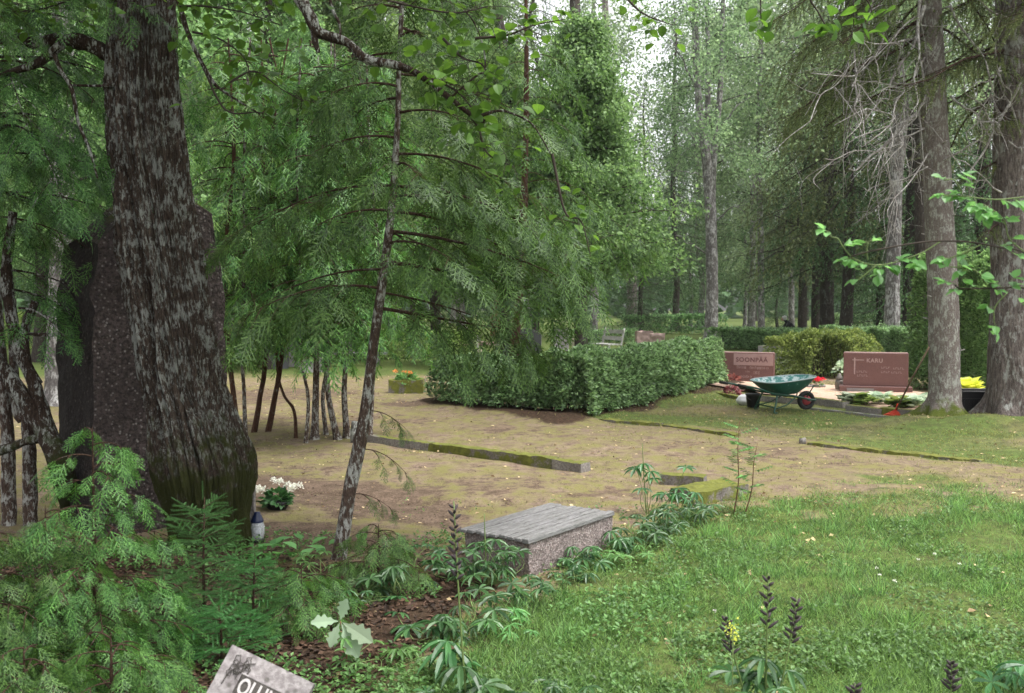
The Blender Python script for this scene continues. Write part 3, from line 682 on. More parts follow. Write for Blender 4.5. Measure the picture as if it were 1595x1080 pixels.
for i,(a,b,c,d,r_,lab) in enumerate(rows):
    r_*=.78
    dd=float(GG(*a)[1]); Pp=[GG(*a)-A([0,0,.03]),at(*b,dd),at(*c,dd),at(*d,dd),at(d[0]+rng.normal()*8,240,dd),at(d[0]+rng.normal()*10,60,dd)]
    lo=Pp[0]; L_=lambda t,az:.95*(1-.55*t)
    if i in (0,1,2):
        root=thuja('row_evergreen',Pp,[r_*1.3,r_,r_*.9,r_*.7,.02,.01],1.28,4.6,30,L_,'evergreen '+lab,'tree','thujalight' if i==0 else 'thuja','slimbark' if i>3 else 'thujabark',fl=.24,fronds=FRL,droop=.5,elev=.2,step=.13,group='row of small evergreens behind the kerb')
        fo=[o for o in root.children if o.name.startswith('foliage')][0]; br=[o for o in root.children if o.name.startswith('branches')][0]
        if i==0: base=[(fo,br)]
        else: base.append((fo,br))
    else:
        root=empty('row_evergreen',lo,'evergreen '+lab,'tree','row of small evergreens behind the kerb')
        Q=smooth(A(Pp)-lo,5); mb=MB(); rd=np.interp(np.linspace(0,1,len(Q)),[0,.05,.4,1],[r_*1.5,r_,r_*.7,.012]); v,f=tube(Q,rd,14)
        cen=np.repeat(Q,14,0); v=v+nrm(v-cen)*((fbm(v*A([14,14,2.5]),3,5)-.5)[:,None]*np.repeat(rd,14)[:,None]*.5); mb.add(v,f,0,True); mb.build('trunk',M['slimbark' if i>3 else 'thujabark'],root)
        bf,bb=base[1+i%2]
        for s in (bf,bb):
            c_=s.copy(); C.objects.link(c_); c_.parent=root; c_.rotation_euler=(0,0,1.3*i); c_.location=(0,0,.1)
    # forked upper stems
    if i in (1,4,5):
        mb=MB(); q0=A(Pp[2])-lo; q1=at(c[0]+30,440,dd)-lo; mb.tube(smooth([q0,(q0+q1)/2+A([.05,0,-.05]),q1],4),[.02]*9,7); mb.build('fork',M['slimbark'],root)
# broken stub by the row
mb=MB(); c=GG(552,690); mb.tube([c+A([0,0,-.02]),c+A([.0,0,.15]),c+A([.01,0,.25])],[.05,.045,.04],9); tag(mb.build('tree_stub',M['palebark']),'short broken stub standing beside the pale mottled evergreen stem','tree stump')
# ---- left edge evergreen with gnarled leaning stems
dl=6.6
P=[GG(118,800)-A([0,0,.05]),at(95,730,dl),at(70,670,dl),at(30,610,dl),at(-10,555,dl),at(-60,470,dl),at(-70,340,dl),at(-60,150,dl),at(-50,-80,dl),at(-40,-420,dl),at(-40,-700,dl)]
def llen(t,az): return (1.15+.25*math.cos(az))*(1-.25*t)*(.55 if t<.22 and math.cos(az)>.2 else 1)
root=thuja('gnarled_evergreen',P,[.085,.078,.066,.06,.05,.045,.04,.035,.03,.02,.01],2.1,6.6,58,llen,'gnarled mossy evergreen leaning out of the left edge in front of the pale trunk','tree','thujadark','gnarl',fl=.18,fronds=FR,droop=.5,elev=.25,step=.10)
o=P[0].copy()
for pts,r0_,r1_,nm in (([(78,680),(40,688),(0,702),(-60,715)],.036,.03,'low_limb'),([(98,735),(60,620),(38,560),(40,510),(55,470)],.05,.03,'second_stem'),([(55,600),(28,540),(16,480),(10,420),(20,330)],.045,.03,'third_stem'),([(45,520),(70,522),(92,521)],.014,.010,'dead_branch')):
    Q=smooth(ap(pts,dl),6)-o; mb=MB(); rd=np.linspace(r0_,r1_,len(Q)); v,f=tube(Q,rd,16); cen=np.repeat(Q,16,0); v=v+nrm(v-cen)*((fbm(v*11,4,2)-.5)[:,None]*np.repeat(rd,16)[:,None]*1.0); mb.add(v,f,0,True); mb.build(nm,M['gnarl'],root)
wood=MB();lv=MB()
for (px,py,az,L,el_,dr_) in ((0,300,.3,.85,.12,.35),(-10,420,.5,.7,.05,.4),(-20,240,.1,1.0,.12,.3),(-30,180,-.2,1.3,.1,.4),(-20,90,.1,1.3,.15,.45),(-40,20,0,1.4,.15,.45),(0,200,-.8,1.1,.1,.6),(-10,120,-.9,1.2,.15,.6),(0,450,.8,.7,0,.5),(10,300,1.2,.8,0,.5),(0,180,1.1,1.2,0,.5),(30,480,-.5,.5,0,.4)):
    thuja_branch(wood,lv,at(px,py,dl)-o,az,L,el_,dr_,.18,FR,.012,.10)
wood.build('branches',M['gnarl'],root); lv.build('foliage',M['thujadark'],root)
# pale thin stems at the very left
for (x,y0,y1,r_,lab) in ((12,790,470,.045,'pale lichened stem cut by the left edge of the picture'),(45,780,640,.045,'pale lichened stem under the mossy leaning limb at far left')):
    b=GG(x,y0-10); b[1]=6.9; b[0]=at(x,700,6.9)[0]; b[2]=HZ(b[0],b[1])-.03
    mb=MB(); Q=smooth([b,at(x-2,650,6.9),at(x-18,y1,6.9),at(x-30,y1-200,6.9)],8); rd=np.linspace(r_*1.15,r_*.6,len(Q)); v,f=tube(Q,rd,20); cen=np.repeat(Q,20,0); v=v+nrm(v-cen)*((fbm(v*14,4,7)-.5)[:,None]*np.repeat(rd,20)[:,None]*.5); mb.add(v,f,0,True)
    root=empty('pale_stem_tree',b,lab,'tree'); M0=TM(-Vector(b)); mb.build('trunk',M['slimbark'],root,M0)
# =================== the big old trunk
def bigtree():
    d=6.25
    rows=[(905,258,398),(870,262,392),(840,268,387),(800,262,388),(770,250,391),(735,240,396),(705,236,391),(680,235,378),(640,232,360),(600,222,345),(540,212,334),(470,199,322),(400,188,312),(300,180,296),(230,172,286),(130,168,275),(50,176,270),(0,178,268),(-120,176,262),(-300,168,252),(-600,170,240)]
    ys_=A([r[0] for r in rows],float); l=A([r[1] for r in rows],float); rr=A([r[2] for r in rows],float)
    yy=np.concatenate([np.arange(905,-60,-2.6),np.arange(-60,-600,-12)])
    L=np.interp(-yy,-ys_,l); RR=np.interp(-yy,-ys_,rr); 
    k=np.ones(9)/9; pad=lambda a:np.convolve(np.pad(a,4,'edge'),k,'valid'); L=pad(L);RR=pad(RR)
    cen=A([at((a+b)/2,y,d) for a,b,y in zip(L,RR,yy)]); rad=(RR-L)/2/F*d
    n=420; a=np.arange(n)*2*PI/n; ca,sa=np.cos(a),np.sin(a)
    z=cen[:,2][:,None]+0*a[None]
    q=np.stack([np.repeat(ca[None],len(cen),0),np.repeat(sa[None],len(cen),0),z],-1)
    wob=fbm(q*A([1.6,1.6,1.1]),3,3)-.5
    qs=q.copy(); qs[...,2]=z; tw=fbm(q*A([2,2,.8]),2,31)*1.0
    ang=a[None]+ (z*.10)+tw*.25
    qf=np.stack([np.cos(ang)*9,np.sin(ang)*9,z*1.5],-1); f1=np.abs(fbm(qf,3,41)-.5)*2
    qf2=np.stack([np.cos(ang)*24,np.sin(ang)*24,z*5],-1); f2=np.abs(fbm(qf2,3,61)-.5)*2
    f3=fbm(np.stack([ca*30+0*z,sa*30+0*z,z*22],-1),3,71)-.5
    # one deep cleft winding down the left of the face (camera side is -y: angle -pi/2)
    ca_=np.interp(-yy,-A([905,700,540,450,330,210,100,-100]),[-2.3,-2.25,-1.85,-1.72,-1.95,-2.2,-2.35,-2.5])[:,None]
    dca=(a[None]-(ca_%(2*PI))+PI)%(2*PI)-PI
    cleft=np.exp(-(dca/.12)**2)*np.interp(-yy,-A([905,700,600,520,300,150,50]),[.2,.3,.6,1,1,.7,.2])[:,None]
    r=rad[:,None]*(1+.16*wob)+ -.042+.046*np.minimum(f1*2.2,1)+.016*np.minimum(f2*2.,1)+.007*f3 -.09*cleft
    # hollow knot on the burl
    kz=at(0,705,d)[2]; da=(a[None]-(-1.35%(2*PI))+PI)%(2*PI)-PI
    r=r-.05*np.exp(-((z-kz)/.06)**2-(da/.10)**2)
    fl=np.clip((.22-z)/.3,0,1)**2; r=r*(1+fl*.28*(np.cos(a*5+1.1)[None]*.6+.3))
    v=np.stack([cen[:,0][:,None]+r*ca[None],cen[:,1][:,None]+r*sa[None],z],-1)
    root=empty('old_leaning_tree',(cen[0][0],d,HZ(cen[0][0],d)),'thick old leaning tree trunk with furrowed lichen bark and a burl at its foot','tree')
    o=Vector(root.location); mb=MB(); mb.add(v.reshape(-1,3),gridf(len(cen),n,True),0,True); mb.build('trunk',M['bigbark'],root,TM(-o))
    def limb(pts,r0,r1,dd,nm='limb',leaf=None,sc_=.05,mat='gnarl',seg=12):
        Q=smooth(ap(pts,dd),6); mb=MB(); rd=np.linspace(r0,r1,len(Q)); v,f=tube(Q,rd,seg); c_=np.repeat(Q,seg,0); v=v+nrm(v-c_)*((fbm(v*16,4,2)-.5)[:,None]*np.repeat(rd,seg)[:,None]*.8); mb.add(v,f,0,True); mb.build(nm,M[mat],root,TM(-o)); return Q
    limb([(205,110),(178,88),(165,82),(140,70),(108,64),(60,66),(10,58),(-60,70)],.058,.035,6.2)
    limb([(95,70),(60,98),(25,110),(-20,125)],.03,.015,6.1)
    limb([(85,86),(95,110),(112,140),(122,190),(140,235),(152,278)],.017,.006,6.0,'dead_branch')
    limb([(182,133),(150,134),(108,133)],.012,.006,6.1,'dead_branch')
    lv=MB(); tw_=MB()
    def leafy(pts,dd,n,s,spr=.10,r0=.008,r1=.002):
        Q=smooth(ap(pts,dd),8); tw_.tube(Q,np.linspace(r0,r1,len(Q)),6,cap=False)
        i=rng.integers(len(Q)//5,len(Q),n); off=rng.normal(size=(n,3))*spr*A([1,1,.7]); p=Q[i]+off
        for k in range(0,n,2): tw_.tube([Q[i[k]],Q[i[k]]+off[k]*.5+A([0,0,.015]),p[k]],[.002,.0015,.001],3,cap=False)
        dr=rng.normal(size=(n,3))*A([1,1,.35])+off*4+A([0,0,-.35]); place(lv,LEAFR,p,dr,UP+rng.normal(size=(n,3))*.35,s*(.7+.6*rng.random(n)))
    limb([(262,-40),(280,10),(292,50),(310,90),(330,125),(345,140),(372,158),(405,178)],.018,.005,5.9,'limb')
    leafy([(345,140),(372,120),(400,112),(440,140),(480,162)],5.9,46,.065); leafy([(300,50),(340,60),(380,90),(392,130)],5.9,40,.065)
    leafy([(280,10),(320,10),(380,20),(440,40)],5.8,70,.065,.14); leafy([(262,-40),(330,-30),(420,-10),(500,0)],5.8,90,.07,.16)
    leafy([(165,-20),(110,0),(60,15),(0,20)],6.0,90,.06,.14); leafy([(310,90),(350,170),(400,175),(420,180)],5.9,16,.06,.08)
    # crooked bough across the top
    limb([(440,-60),(468,0),(484,28),(498,52),(540,66),(570,92),(618,102),(655,118),(690,145),(728,175),(755,190)],.035,.010,4.9,'limb')
    limb([(490,40),(490,60),(496,82)],.022,.012,4.9,'dead_branch'); limb([(514,0),(520,20),(529,38),(530,60)],.009,.006,4.9,'limb'); limb([(742,183),(775,173),(800,178),(830,195),(858,240)],.009,.003,4.9,'limb'); limb([(702,152),(740,120),(755,108),(752,70),(735,30),(715,10)],.006,.003,4.9,'limb')
    leafy([(655,118),(690,130),(720,150),(750,190)],4.9,60,.062,.12); leafy([(690,60),(720,90),(750,100),(760,120)],4.9,40,.062,.10); leafy([(740,60),(790,55),(830,40),(880,30)],4.9,34,.062,.07)
    leafy([(728,175),(745,200),(760,240),(800,260)],4.9,40,.062,.08); leafy([(520,-20),(600,0),(700,20),(760,10)],4.8,80,.062,.14); leafy([(860,240),(880,330),(905,345),(920,400)],5.0,22,.055,.07); leafy([(960,-20),(1000,20),(1050,40)],5.0,30,.05,.07)
    tw_.build('twigs',M['twig'],root,TM(-o)); lv.build('leaves',M['linden'],root,TM(-o))
    # crown high above the picture: it shades the ground here as the real one does
    cr=MB(); n=9000; c0=A([cen[-1][0]+.0,d-1.2,8.4]); q=runit(n)*(rng.random(n)**.4)[:,None]*A([4.2,4.2,2.6])+c0
    q=q[(q[:,2]>5.6)&(q[:,2]>2.1+q[:,1]*.40)]; place(cr,LEAFR,q,rng.normal(size=(len(q),3)),rng.normal(size=(len(q),3)),.2+.1*rng.random(len(q))); cr.build('crown',M['linden'],root,TM(-o))
bigtree()
# =================== young evergreens, front left
def bush(px,py,d,h,w,label,fl=.105,nb=26,mat='thuja',lean=0,fr=FR):
    b=at(px,py,d); b[2]=HZ(b[0],b[1]); P=[b,b+A([lean*.3,0,h*.4]),b+A([lean*.8,0,h*.8]),b+A([lean,0,h])]
    return thuja('young_evergreen',P,[.012,.010,.005,.0015],b[2]+.06,b[2]+h,nb,lambda t,az:w*(1-.75*t**1.4),label,'shrub',mat,'twigbark',fl=fl,fronds=fr,droop=.5,elev=.45,step=.045,r0=.0045,seg=4,dens=1.2)
bush(150,1000,3.9,1.10,.40,'bright feathery young evergreen in front of the mossy boulder',nb=24)
bush(75,1010,3.8,.80,.40,'bright feathery young evergreen left of the tallest one by the boulder',nb=20)
bush(-30,1000,3.6,.75,.38,'young evergreen cut by the left edge low down',mat='thuja',nb=20)
bush(175,1130,3.3,.46,.34,'low feathery evergreen seedling at the bottom left',nb=18)
bush(40,1150,3.2,.44,.34,'low dark evergreen seedling in the bottom left corner',mat='thuja',nb=18)
bush(470,960,4.7,.34,.30,'low feathery seedling at the right of the small spruces',mat='thuja',nb=14)
bush(590,900,5.4,.36,.30,'feathery seedling beside the foot of the slim leaning tree',mat='thuja',nb=14)
def seedling(px,py,d,h,w,label,n=16):
    b=at(px,py,d); b[2]=HZ(b[0],b[1]); root=empty('young_spruce',b,label,'shrub',rz=rng.random()*6)
    st=MB(); st.tube([(0,0,0),(0,0,h*.5),(.01,0,h)],[.009,.006,.002],6); nd=MB(); pos=[];dr=[];sc_=[]
    for k in range(n):
        z=h*(.08+.86*k/n); az=k*2.4; L=w*(1-z/h*.8)*(.8+.4*rng.random()); d_=A([math.cos(az),math.sin(az),.28]); s=A([-math.sin(az),math.cos(az),0]); p0=A([0,0,z])
        p1=p0+d_*L; st.tube([p0,p0+d_*L*.5,p1],[.004,.003,.001],4,cap=False)
        t=0
        while t<L: pos.append(p0+d_*t);dr.append(d_);sc_.append(.10); t+=.07
        for q in np.arange(.12,1,.15):
            for sg in (1,-1):
                if rng.random()<.9: pos.append(p0+d_*L*q); dr.append(d_*.8+sg*s*.8+UP*rng.normal()*.22-UP*.12); sc_.append(min(.14,L*(1-q)*.75+.045))
    pos.append(A([0,0,h-.02])); dr.append(UP); sc_.append(.10)
    sc_=A(sc_); s3=np.stack([np.full(len(sc_),.125),sc_,np.full(len(sc_),.125)],1)
    place(nd,NEED,A(pos),A(dr),UP+rng.normal(size=(len(pos),3))*.1,s3); st.build('stem',M['twigbark'],root); nd.build('needles',M['seedling'],root)
seedling(318,960,4.75,.66,.42,'tallest young spruce seedling against the foot of the thick trunk',30)
seedling(395,965,4.6,.42,.34,'young spruce seedling to the right of the tallest spruce one',24)
seedling(255,1000,4.3,.40,.34,'young spruce seedling between the feathery evergreen and the tallest spruce one',24)
seedling(345,1010,4.2,.28,.30,'smallest young spruce seedling above the leaning white gravestone',20)
# =================== hedges
def hedge(name,poly,w,h,n,label,mat='hedge',ls=.045,hv=.08,stems=40,holes=0,cat='hedge',group=None,round_=.0,taper=0):
    """poly: centre line on the ground; leaves fill the volume, densest near the skin"""
    Pl=A([p[:2] for p in poly]); seg=np.hypot(*np.diff(Pl,axis=0).T); cum=np.concatenate([[0],np.cumsum(seg)])
    o=A([Pl[0][0],Pl[0][1],HZ(*Pl[0])]); root=empty(name,o,label,cat,group)
    def pt(s):
        x=np.interp(s,cum,Pl[:,0]); y=np.interp(s,cum,Pl[:,1]); i=np.clip(np.searchsorted(cum,s)-1,0,len(seg)-1); d=(Pl[i+1]-Pl[i])/seg[i][:,None]; return x,y,d
    m=int(n); s=rng.random(m)*(cum[-1]+w)-w/2; x,y,d=pt(np.clip(s,0,cum[-1])); ex=s-np.clip(s,0,cum[-1])
    u=rng.random(m)*2-1; v=rng.random(m); k=rng.random(m)
    edge=rng.random(m)<.75; side=rng.random(m)
    u=np.where(edge&(side<.5),np.sign(u)*(1-.22*k**2),u); v=np.where(edge&(side>=.5),1-.16*k**2,v)
    x=x+d[:,0]*ex; y=y+d[:,1]*ex
    pp=np.stack([x*1.5,y*1.5,v*1.4+u],-1); b=fbm(pp,3,8)-.5; b2=fbm(pp*3.3,3,18)-.5
    ww=w/2*(1+.55*b+.35*b2)*(1-round_*v**2)*(1-taper*(1-v)); hh=h*(1+hv*2.2*b+hv*1.4*b2)*(1-round_*.4*u**2)
    X_=x-d[:,1]*u*ww; Y_=y+d[:,0]*u*ww; Z_=hump(X_,Y_)+.04+v*hh
    keep=(b2>-.20-.1*v+holes*(1-v))
    pos=np.stack([X_,Y_,Z_],-1)[keep]-o; nn=len(pos)
    out=np.stack([-d[:,1]*u,d[:,0]*u,v*.8],-1)[keep]
    dr=out+rng.normal(size=(nn,3))*.55; lv=MB(); place(lv,QL,pos,dr,UP+rng.normal(size=(nn,3))*.5,ls*(.6+.7*rng.random(nn)))
    st=MB()
    for i in range(stems):
        s0=rng.random()*cum[-1]; x0,y0,d0=pt(A([s0])); uu=(rng.random()*2-1)*w*.32; p=A([x0[0]-d0[0,1]*uu,y0[0]+d0[0,0]*uu,0]); p[2]=HZ(p[0],p[1])-.02
        q=rng.normal(size=3)*A([.12,.12,0]); st.tube([p-o,p-o+q*.5+A([0,0,h*.5]),p-o+q+A([0,0,h*.9])],[.011,.008,.004],5,cap=False)
    sx=MB()
    for i in range(stems*4):
        s0=rng.random()*cum[-1]; x0,y0,d0=pt(A([s0])); uu=(rng.random()*2-1)*w*.42; p=A([x0[0]-d0[0,1]*uu,y0[0]+d0[0,0]*uu,0]); p[2]=HZ(p[0],p[1])+h*(.80-.25*round_)
        q=p+A([rng.normal()*.07,rng.normal()*.07,h*(.14+.30*rng.random())]); st.tube([p-o,(p+q)/2-o+A([.01,0,0]),q-o],[.005,.004,.002],3,cap=False)
        m_=14; tt=rng.random((m_,1)); place(lv,QL,p+(q-p)*tt-o+rng.normal(size=(m_,3))*.012,rng.normal(size=(m_,3))*A([1,1,.4])+A([0,0,.5]),UP+rng.normal(size=(m_,3))*.3,ls*(.7+.5*rng.random(m_)))
    st.build('stems',M['twig'],root); lv.build('foliage',M[mat],root); return root
hedge('clipped_hedge',[(-.78,15.15),(-.05,14.4),(.72,13.75)],.85,.62,26000,'left sparse wing of the clipped hedge, thin and shaded at its foot','hedge',.060,.24,70,.12,round_=.26)
hedge('clipped_hedge',[(.95,13.75),(2.5,16.4),(3.45,18.3)],.95,.74,68000,'long dense clipped hedge with pale leafy top running back towards the red gravestones','hedge',.062,.24,60,.06,round_=.26)
def HP(px,py): return GG(px,py)
hedge('far_hedge',[HP(1150,543),HP(1190,545),HP(1250,549)],1.6,.68,15000,'dark clipped hedge standing behind the red gravestone with the pale band','hedge',.09,.06,20)
hedge('yellowish_hedge',[HP(1248,589),HP(1285,591),HP(1322,587)],1.3,.84,30000,'loose yellowish leafy shrub between the two red gravestones','hedgeyel',.055,.30,30,.05,'shrub',round_=.35)
hedge('leafy_hedge',[HP(1330,575),HP(1390,578),HP(1450,585)],1.2,.98,34000,'leafy green hedge standing behind the wider red gravestone','hedge',.055,.12,30,.05)
hedge('tall_evergreen_bush',[HP(1500,606),HP(1540,610)],1.5,2.5,52000,'tall bright green evergreen bush between the two big trunks at right','bright',.07,.10,20,.0,'shrub',round_=.35)
# =================== gravestones
def stone_at(px,py): return GG(px,py)
def slab(name,px,py,w,h,t,rz,mat,label,base=None,basemat=None,fn=None,amp=.004,group=None,bev=.008,z=0,cat='gravestone'):
    p=stone_at(px,py); root=empty(name,(p[0],p[1],p[2]-.02),label,cat,group,rz)
    zb=0
    if base: mb=MB(); mb.box((0,0,base[2]/2),base,bev=.008); mb.build('plinth',basemat or mat,root); zb=base[2]
    mb=MB()
    if fn or amp>.005: rblock(mb,(w,t,h),TM((0,0,zb+h/2+.001)),max(.03,w/24),amp,6,fn,int(px))
    else: mb.box((0,0,zb+h/2+.001),(w,t,h),bev=bev)
    mb.build('headstone',mat,root); return root,zb
# red stone with a pale band
root,zb=slab('gravestone',1166,597,1.02,.60,.16,R(-24),M['redgran'],'red granite gravestone with a paler band holding the family name above',(1.14,.30,.05),M['redtop'])
B=TM((0,0,zb))
mb=MB(); mb.box((0,0,zb+.604),(1.0,.145,.012),bev=.003); mb.build('top_edge',M['redtop'],root)
mb=MB(); mb.box((.105,-.0815,zb+.46),(.79,.006,.235),bev=.002); mb.build('name_band',M['pinkpanel'],root)
def tx(s,size,x,z,mat,d=.0835,nm='inscription',al='LEFT',sp=1.0): return text(s,size,TM((x,-d,zb+z))@UPT,nm,M[mat],root,.0015,al,sp)
tx('SOONPÄÄ',.125,-.245,.415,'engrave',.0862,sp=1.12)
def lines(specs):
    """half legible lines of cut letters: short strokes"""
    for (x,z,n,hh,wd) in specs:
        mb=MB(); r=np.random.default_rng(int(abs(x*1e3)+z*1e3))
        for i in range(n):
            k=r.integers(0,4); xx=x+i*wd
            mb.box((xx,-.0835,zb+z+hh/2),(wd*.14,.003,hh))
            if k!=1: mb.box((xx+wd*.5,-.0835,zb+z+hh/2),(wd*.14,.003,hh*(.8 if k==2 else 1)))
            if k!=2: mb.box((xx+wd*.27,-.0835,zb+z+(hh if k==0 else hh*.5)),(wd*.36,.003,hh*.16))
            if k==3: mb.box((xx+wd*.27,-.0835,zb+z+.003),(wd*.36,.003,hh*.16))
        mb.build('faint_lettering',M['lightletter'],root)
lines([(-.22,.275,4,.055,.05),(.04,.270,8,.05,.048),(-.05,.20,3,.03,.03),(.12,.20,4,.03,.03),(.12,.165,4,.03,.03),(-.22,.085,7,.05,.045),(.13,.085,4,.035,.035),(.30,.085,4,.035,.035)])
# wider red stone
root,zb=slab('gravestone',1363,612,1.10,.60,.18,R(-18),M['redgran'],'wide red granite gravestone beside the hosta border, with a faint cross',(1.24,.34,.14),M['redgran'])
mb=MB(); mb.box((0,0,zb+.604),(1.08,.165,.014),bev=.003); mb.build('top_edge',M['redtop'],root)
def tx(s,size,x,z,mat,d=.092,nm='inscription',al='LEFT',sp=1.0): return text(s,size,TM((x,-d,zb+z))@UPT,nm,M[mat],root,.0015,al,sp)
tx('KARU',.10,-.16,.43,'lightletter',sp=1.1)
mb=MB(); mb.box((-.36,-.0915,zb+.36),(.022,.004,.30)); mb.box((-.30,-.0925,zb+.47),(.20,.004,.016)); mb.build('engraved_cross',M['lightletter'],root)
for (x,z,n) in ((-.32,.24,5),(-.31,.17,5),(.10,.32,4),(.30,.31,5),(.10,.24,4),(.27,.235,5)):
    mb=MB()
    for i in range(n): mb.box((x+i*.038,-.0915,zb+z+.018),(.006,.003,.036)); mb.box((x+i*.038+.014,-.0925,zb+z+.018+(.012 if i%2 else -.012)),(.022,.003,.006))
    mb.build('faint_lettering',M['lightletter'],root)
mb=MB(); mb.box((-.26,-.19,.05),(.46,.02,.10),bev=.003); p_=mb.build('plaque',M['greygran'],root)
g,_=slab('gravestone',1208,575,.85,.62,.14,R(-20),M['greygran'],'small rough grey gravestone peeping out from behind the red one with the pale band',amp=.012)
slab('gravestone',820,553,.95,.85,.18,R(-6),M['darkgran'],'dark grey rounded gravestone seen over the left end of the clipped hedge',fn=lambda p:np.stack([p[...,0],p[...,1],p[...,2]-.30*np.clip(p[...,2]+.2,0,1)*(p[...,0]/.47)**2],-1),amp=.01)
slab('gravestone',874,548,.5,.85,.2,R(4),M['greygran'],'narrow rough grey gravestone next to the leaning garden bench',amp=.03)
slab('gravestone',900,546,.4,.55,.2,R(-10),M['cream'],'short pale gravestone behind the clipped hedge beside a narrow grey one',amp=.03)
slab('gravestone',918,553,1.0,.16,.4,R(-20),M['marble'],'low flat white grave border stone just over the clipped hedge')
slab('gravestone',1003,540,.62,.62,.25,R(8),M['pinkgran'],'small rough pink gravestone left of its leaning pink neighbour',amp=.05)
slab('gravestone',1024,541,.55,.55,.25,R(-12),M['pinkgran'],'pink boulder gravestone half hidden by grey twigs',amp=.07)
slab('gravestone',1139,540,.85,.62,.25,R(-10),M['darkgran'],'dark blue grey gravestone beside the foot of the forked birch',fn=lambda p:np.stack([p[...,0]*(1-.35*np.clip(p[...,2]+.3,0,1)),p[...,1],p[...,2]],-1),amp=.02)
slab('gravestone',1365,545,1.6,.7,.25,R(-5),M['darkgran'],'wide dark gravestone behind the leafy hedge at right',amp=.006)
slab('gravestone',1320,540,.7,.5,.25,R(9),M['cream'],'little pale gravestone beyond the yellowish shrub',amp=.02)
slab('gravestone',765,538,2.4,.14,.4,0,M['redtop'],'long low reddish grave border beyond the drooping evergreen')
slab('gravestone',790,545,.55,.72,.2,R(12),M['cream'],'cream gravestone just left of the dark rounded one',amp=.02)
# left window between the row of stems
slab('gravestone',430,575,.6,.55,.2,R(5),M['darkgran'],'dark gravestone seen between the first stems of the evergreen row',amp=.01)
slab('gravestone',463,570,.5,.7,.2,R(-8),M['greygran'],'grey gravestone seen between the middle stems of the evergreen row',amp=.02)
slab('gravestone',500,568,.45,.8,.2,R(3),M['darkgran'],'tall dark gravestone seen left of the white bench board',amp=.01)
slab('gravestone',485,580,.5,.34,.25,R(20),M['greygran'],'small grey gravestone low down behind the evergreen row',amp=.04)
# white cross
p=stone_at(743,548); root=empty('grave_cross',p,'small white cross beyond the drooping sprays of the slim tree','grave cross')
mb=MB(); mb.box((0,0,.30),(.09,.07,.60),bev=.01); mb.build('upright',M['whitewood'],root); mb=MB(); mb.box((0,-.041,.40),(.30,.012,.08),bev=.004); mb.build('crossbar',M['whitewood'],root); mb=MB(); mb.box((0,0,.03),(.3,.3,.08),bev=.01); mb.build('foot',M['cream'],root)
# cream pyramid-top stone between the two right hand trunks
p=stone_at(1500,610); root=empty('cream_pillar',p,'low cream stone with a sloping cap between the two big trunks','gravestone',rz=R(-20))
mb=MB(); mb.box((0,0,.12),(.46,.46,.26),bev=.01,tap=-.15); mb.build('pillar',M['cream'],root); mb=MB(); mb.box((0,0,.285),(.66,.66,.06),bev=.01); mb.box((0,0,.345),(.60,.60,.06),tap=.5); mb.build('cap',M['cream'],root)
# =================== sand plot with edging
pl=[gp(x,y) for x,y in ((1100,612),(1128,606),(1185,618),(1250,624),(1320,633),(1385,640),(1448,643),(1500,640),(1462,617),(1420,612),(1330,606),(1250,600),(1190,598),(1130,595))]
mb=MB(); c=np.mean(pl,0); ring=A(pl); nr=14; V=[];
for k in range(nr+1):
    q=c+(ring-c)*(k/nr); V.append(q)
V=A(V).reshape(-1,3); V[:,2]=hump(V[:,0],V[:,1])+.035+.01*(fbm(V*3,3)-.5)
mb.add(V,gridf(nr+1,len(ring),True),0,True)
def sandmat():
    t=NT('raked_sand'); w=t.coord((1,1,1)); n=t.noise(w,90,4,.7); n2=t.noise(w,3,4); col=t.mix(t.ramp(n,[(.3,0.),(.7,1.)]),(.36,.24,.17),(.58,.43,.34)); col=t.mix(t.ramp(n2,[(.55,0.),(.7,.5)]),col,(.2,.19,.07))
    return t.fin(col,.95,t.bump(n,.5,.01),.1)
tag(mb.build('sand_plot',sandmat()),kind='structure')
edge=[((1102,613),(1165,624),'mossy front edging of the sandy plot behind the black bucket'),((1168,624),(1248,631),'front edging of the sandy plot hidden behind the wheelbarrow'),((1250,627),(1318,636),'clean front edging of the sandy plot right of the wheelbarrow'),((1322,640),(1372,646),'grey boulder edging under the white edged hostas'),((1374,645),(1446,652),'dark mossy edging behind the orange rake head')]
for i,(a,b,l) in enumerate(edge): kerb((gp(*a),gp(*b)),.13,.05 if i==0 else .10,l,M['kerb' if i in(0,4) else 'kerbbare'],seed=40+i,amp=.015)
kerb((gp(1262,637),gp(1432,656)),.10,.03,'thin grey board lying in the grass in front of the hostas',M['greygran'],seed=50,amp=.004,name='edging_board')
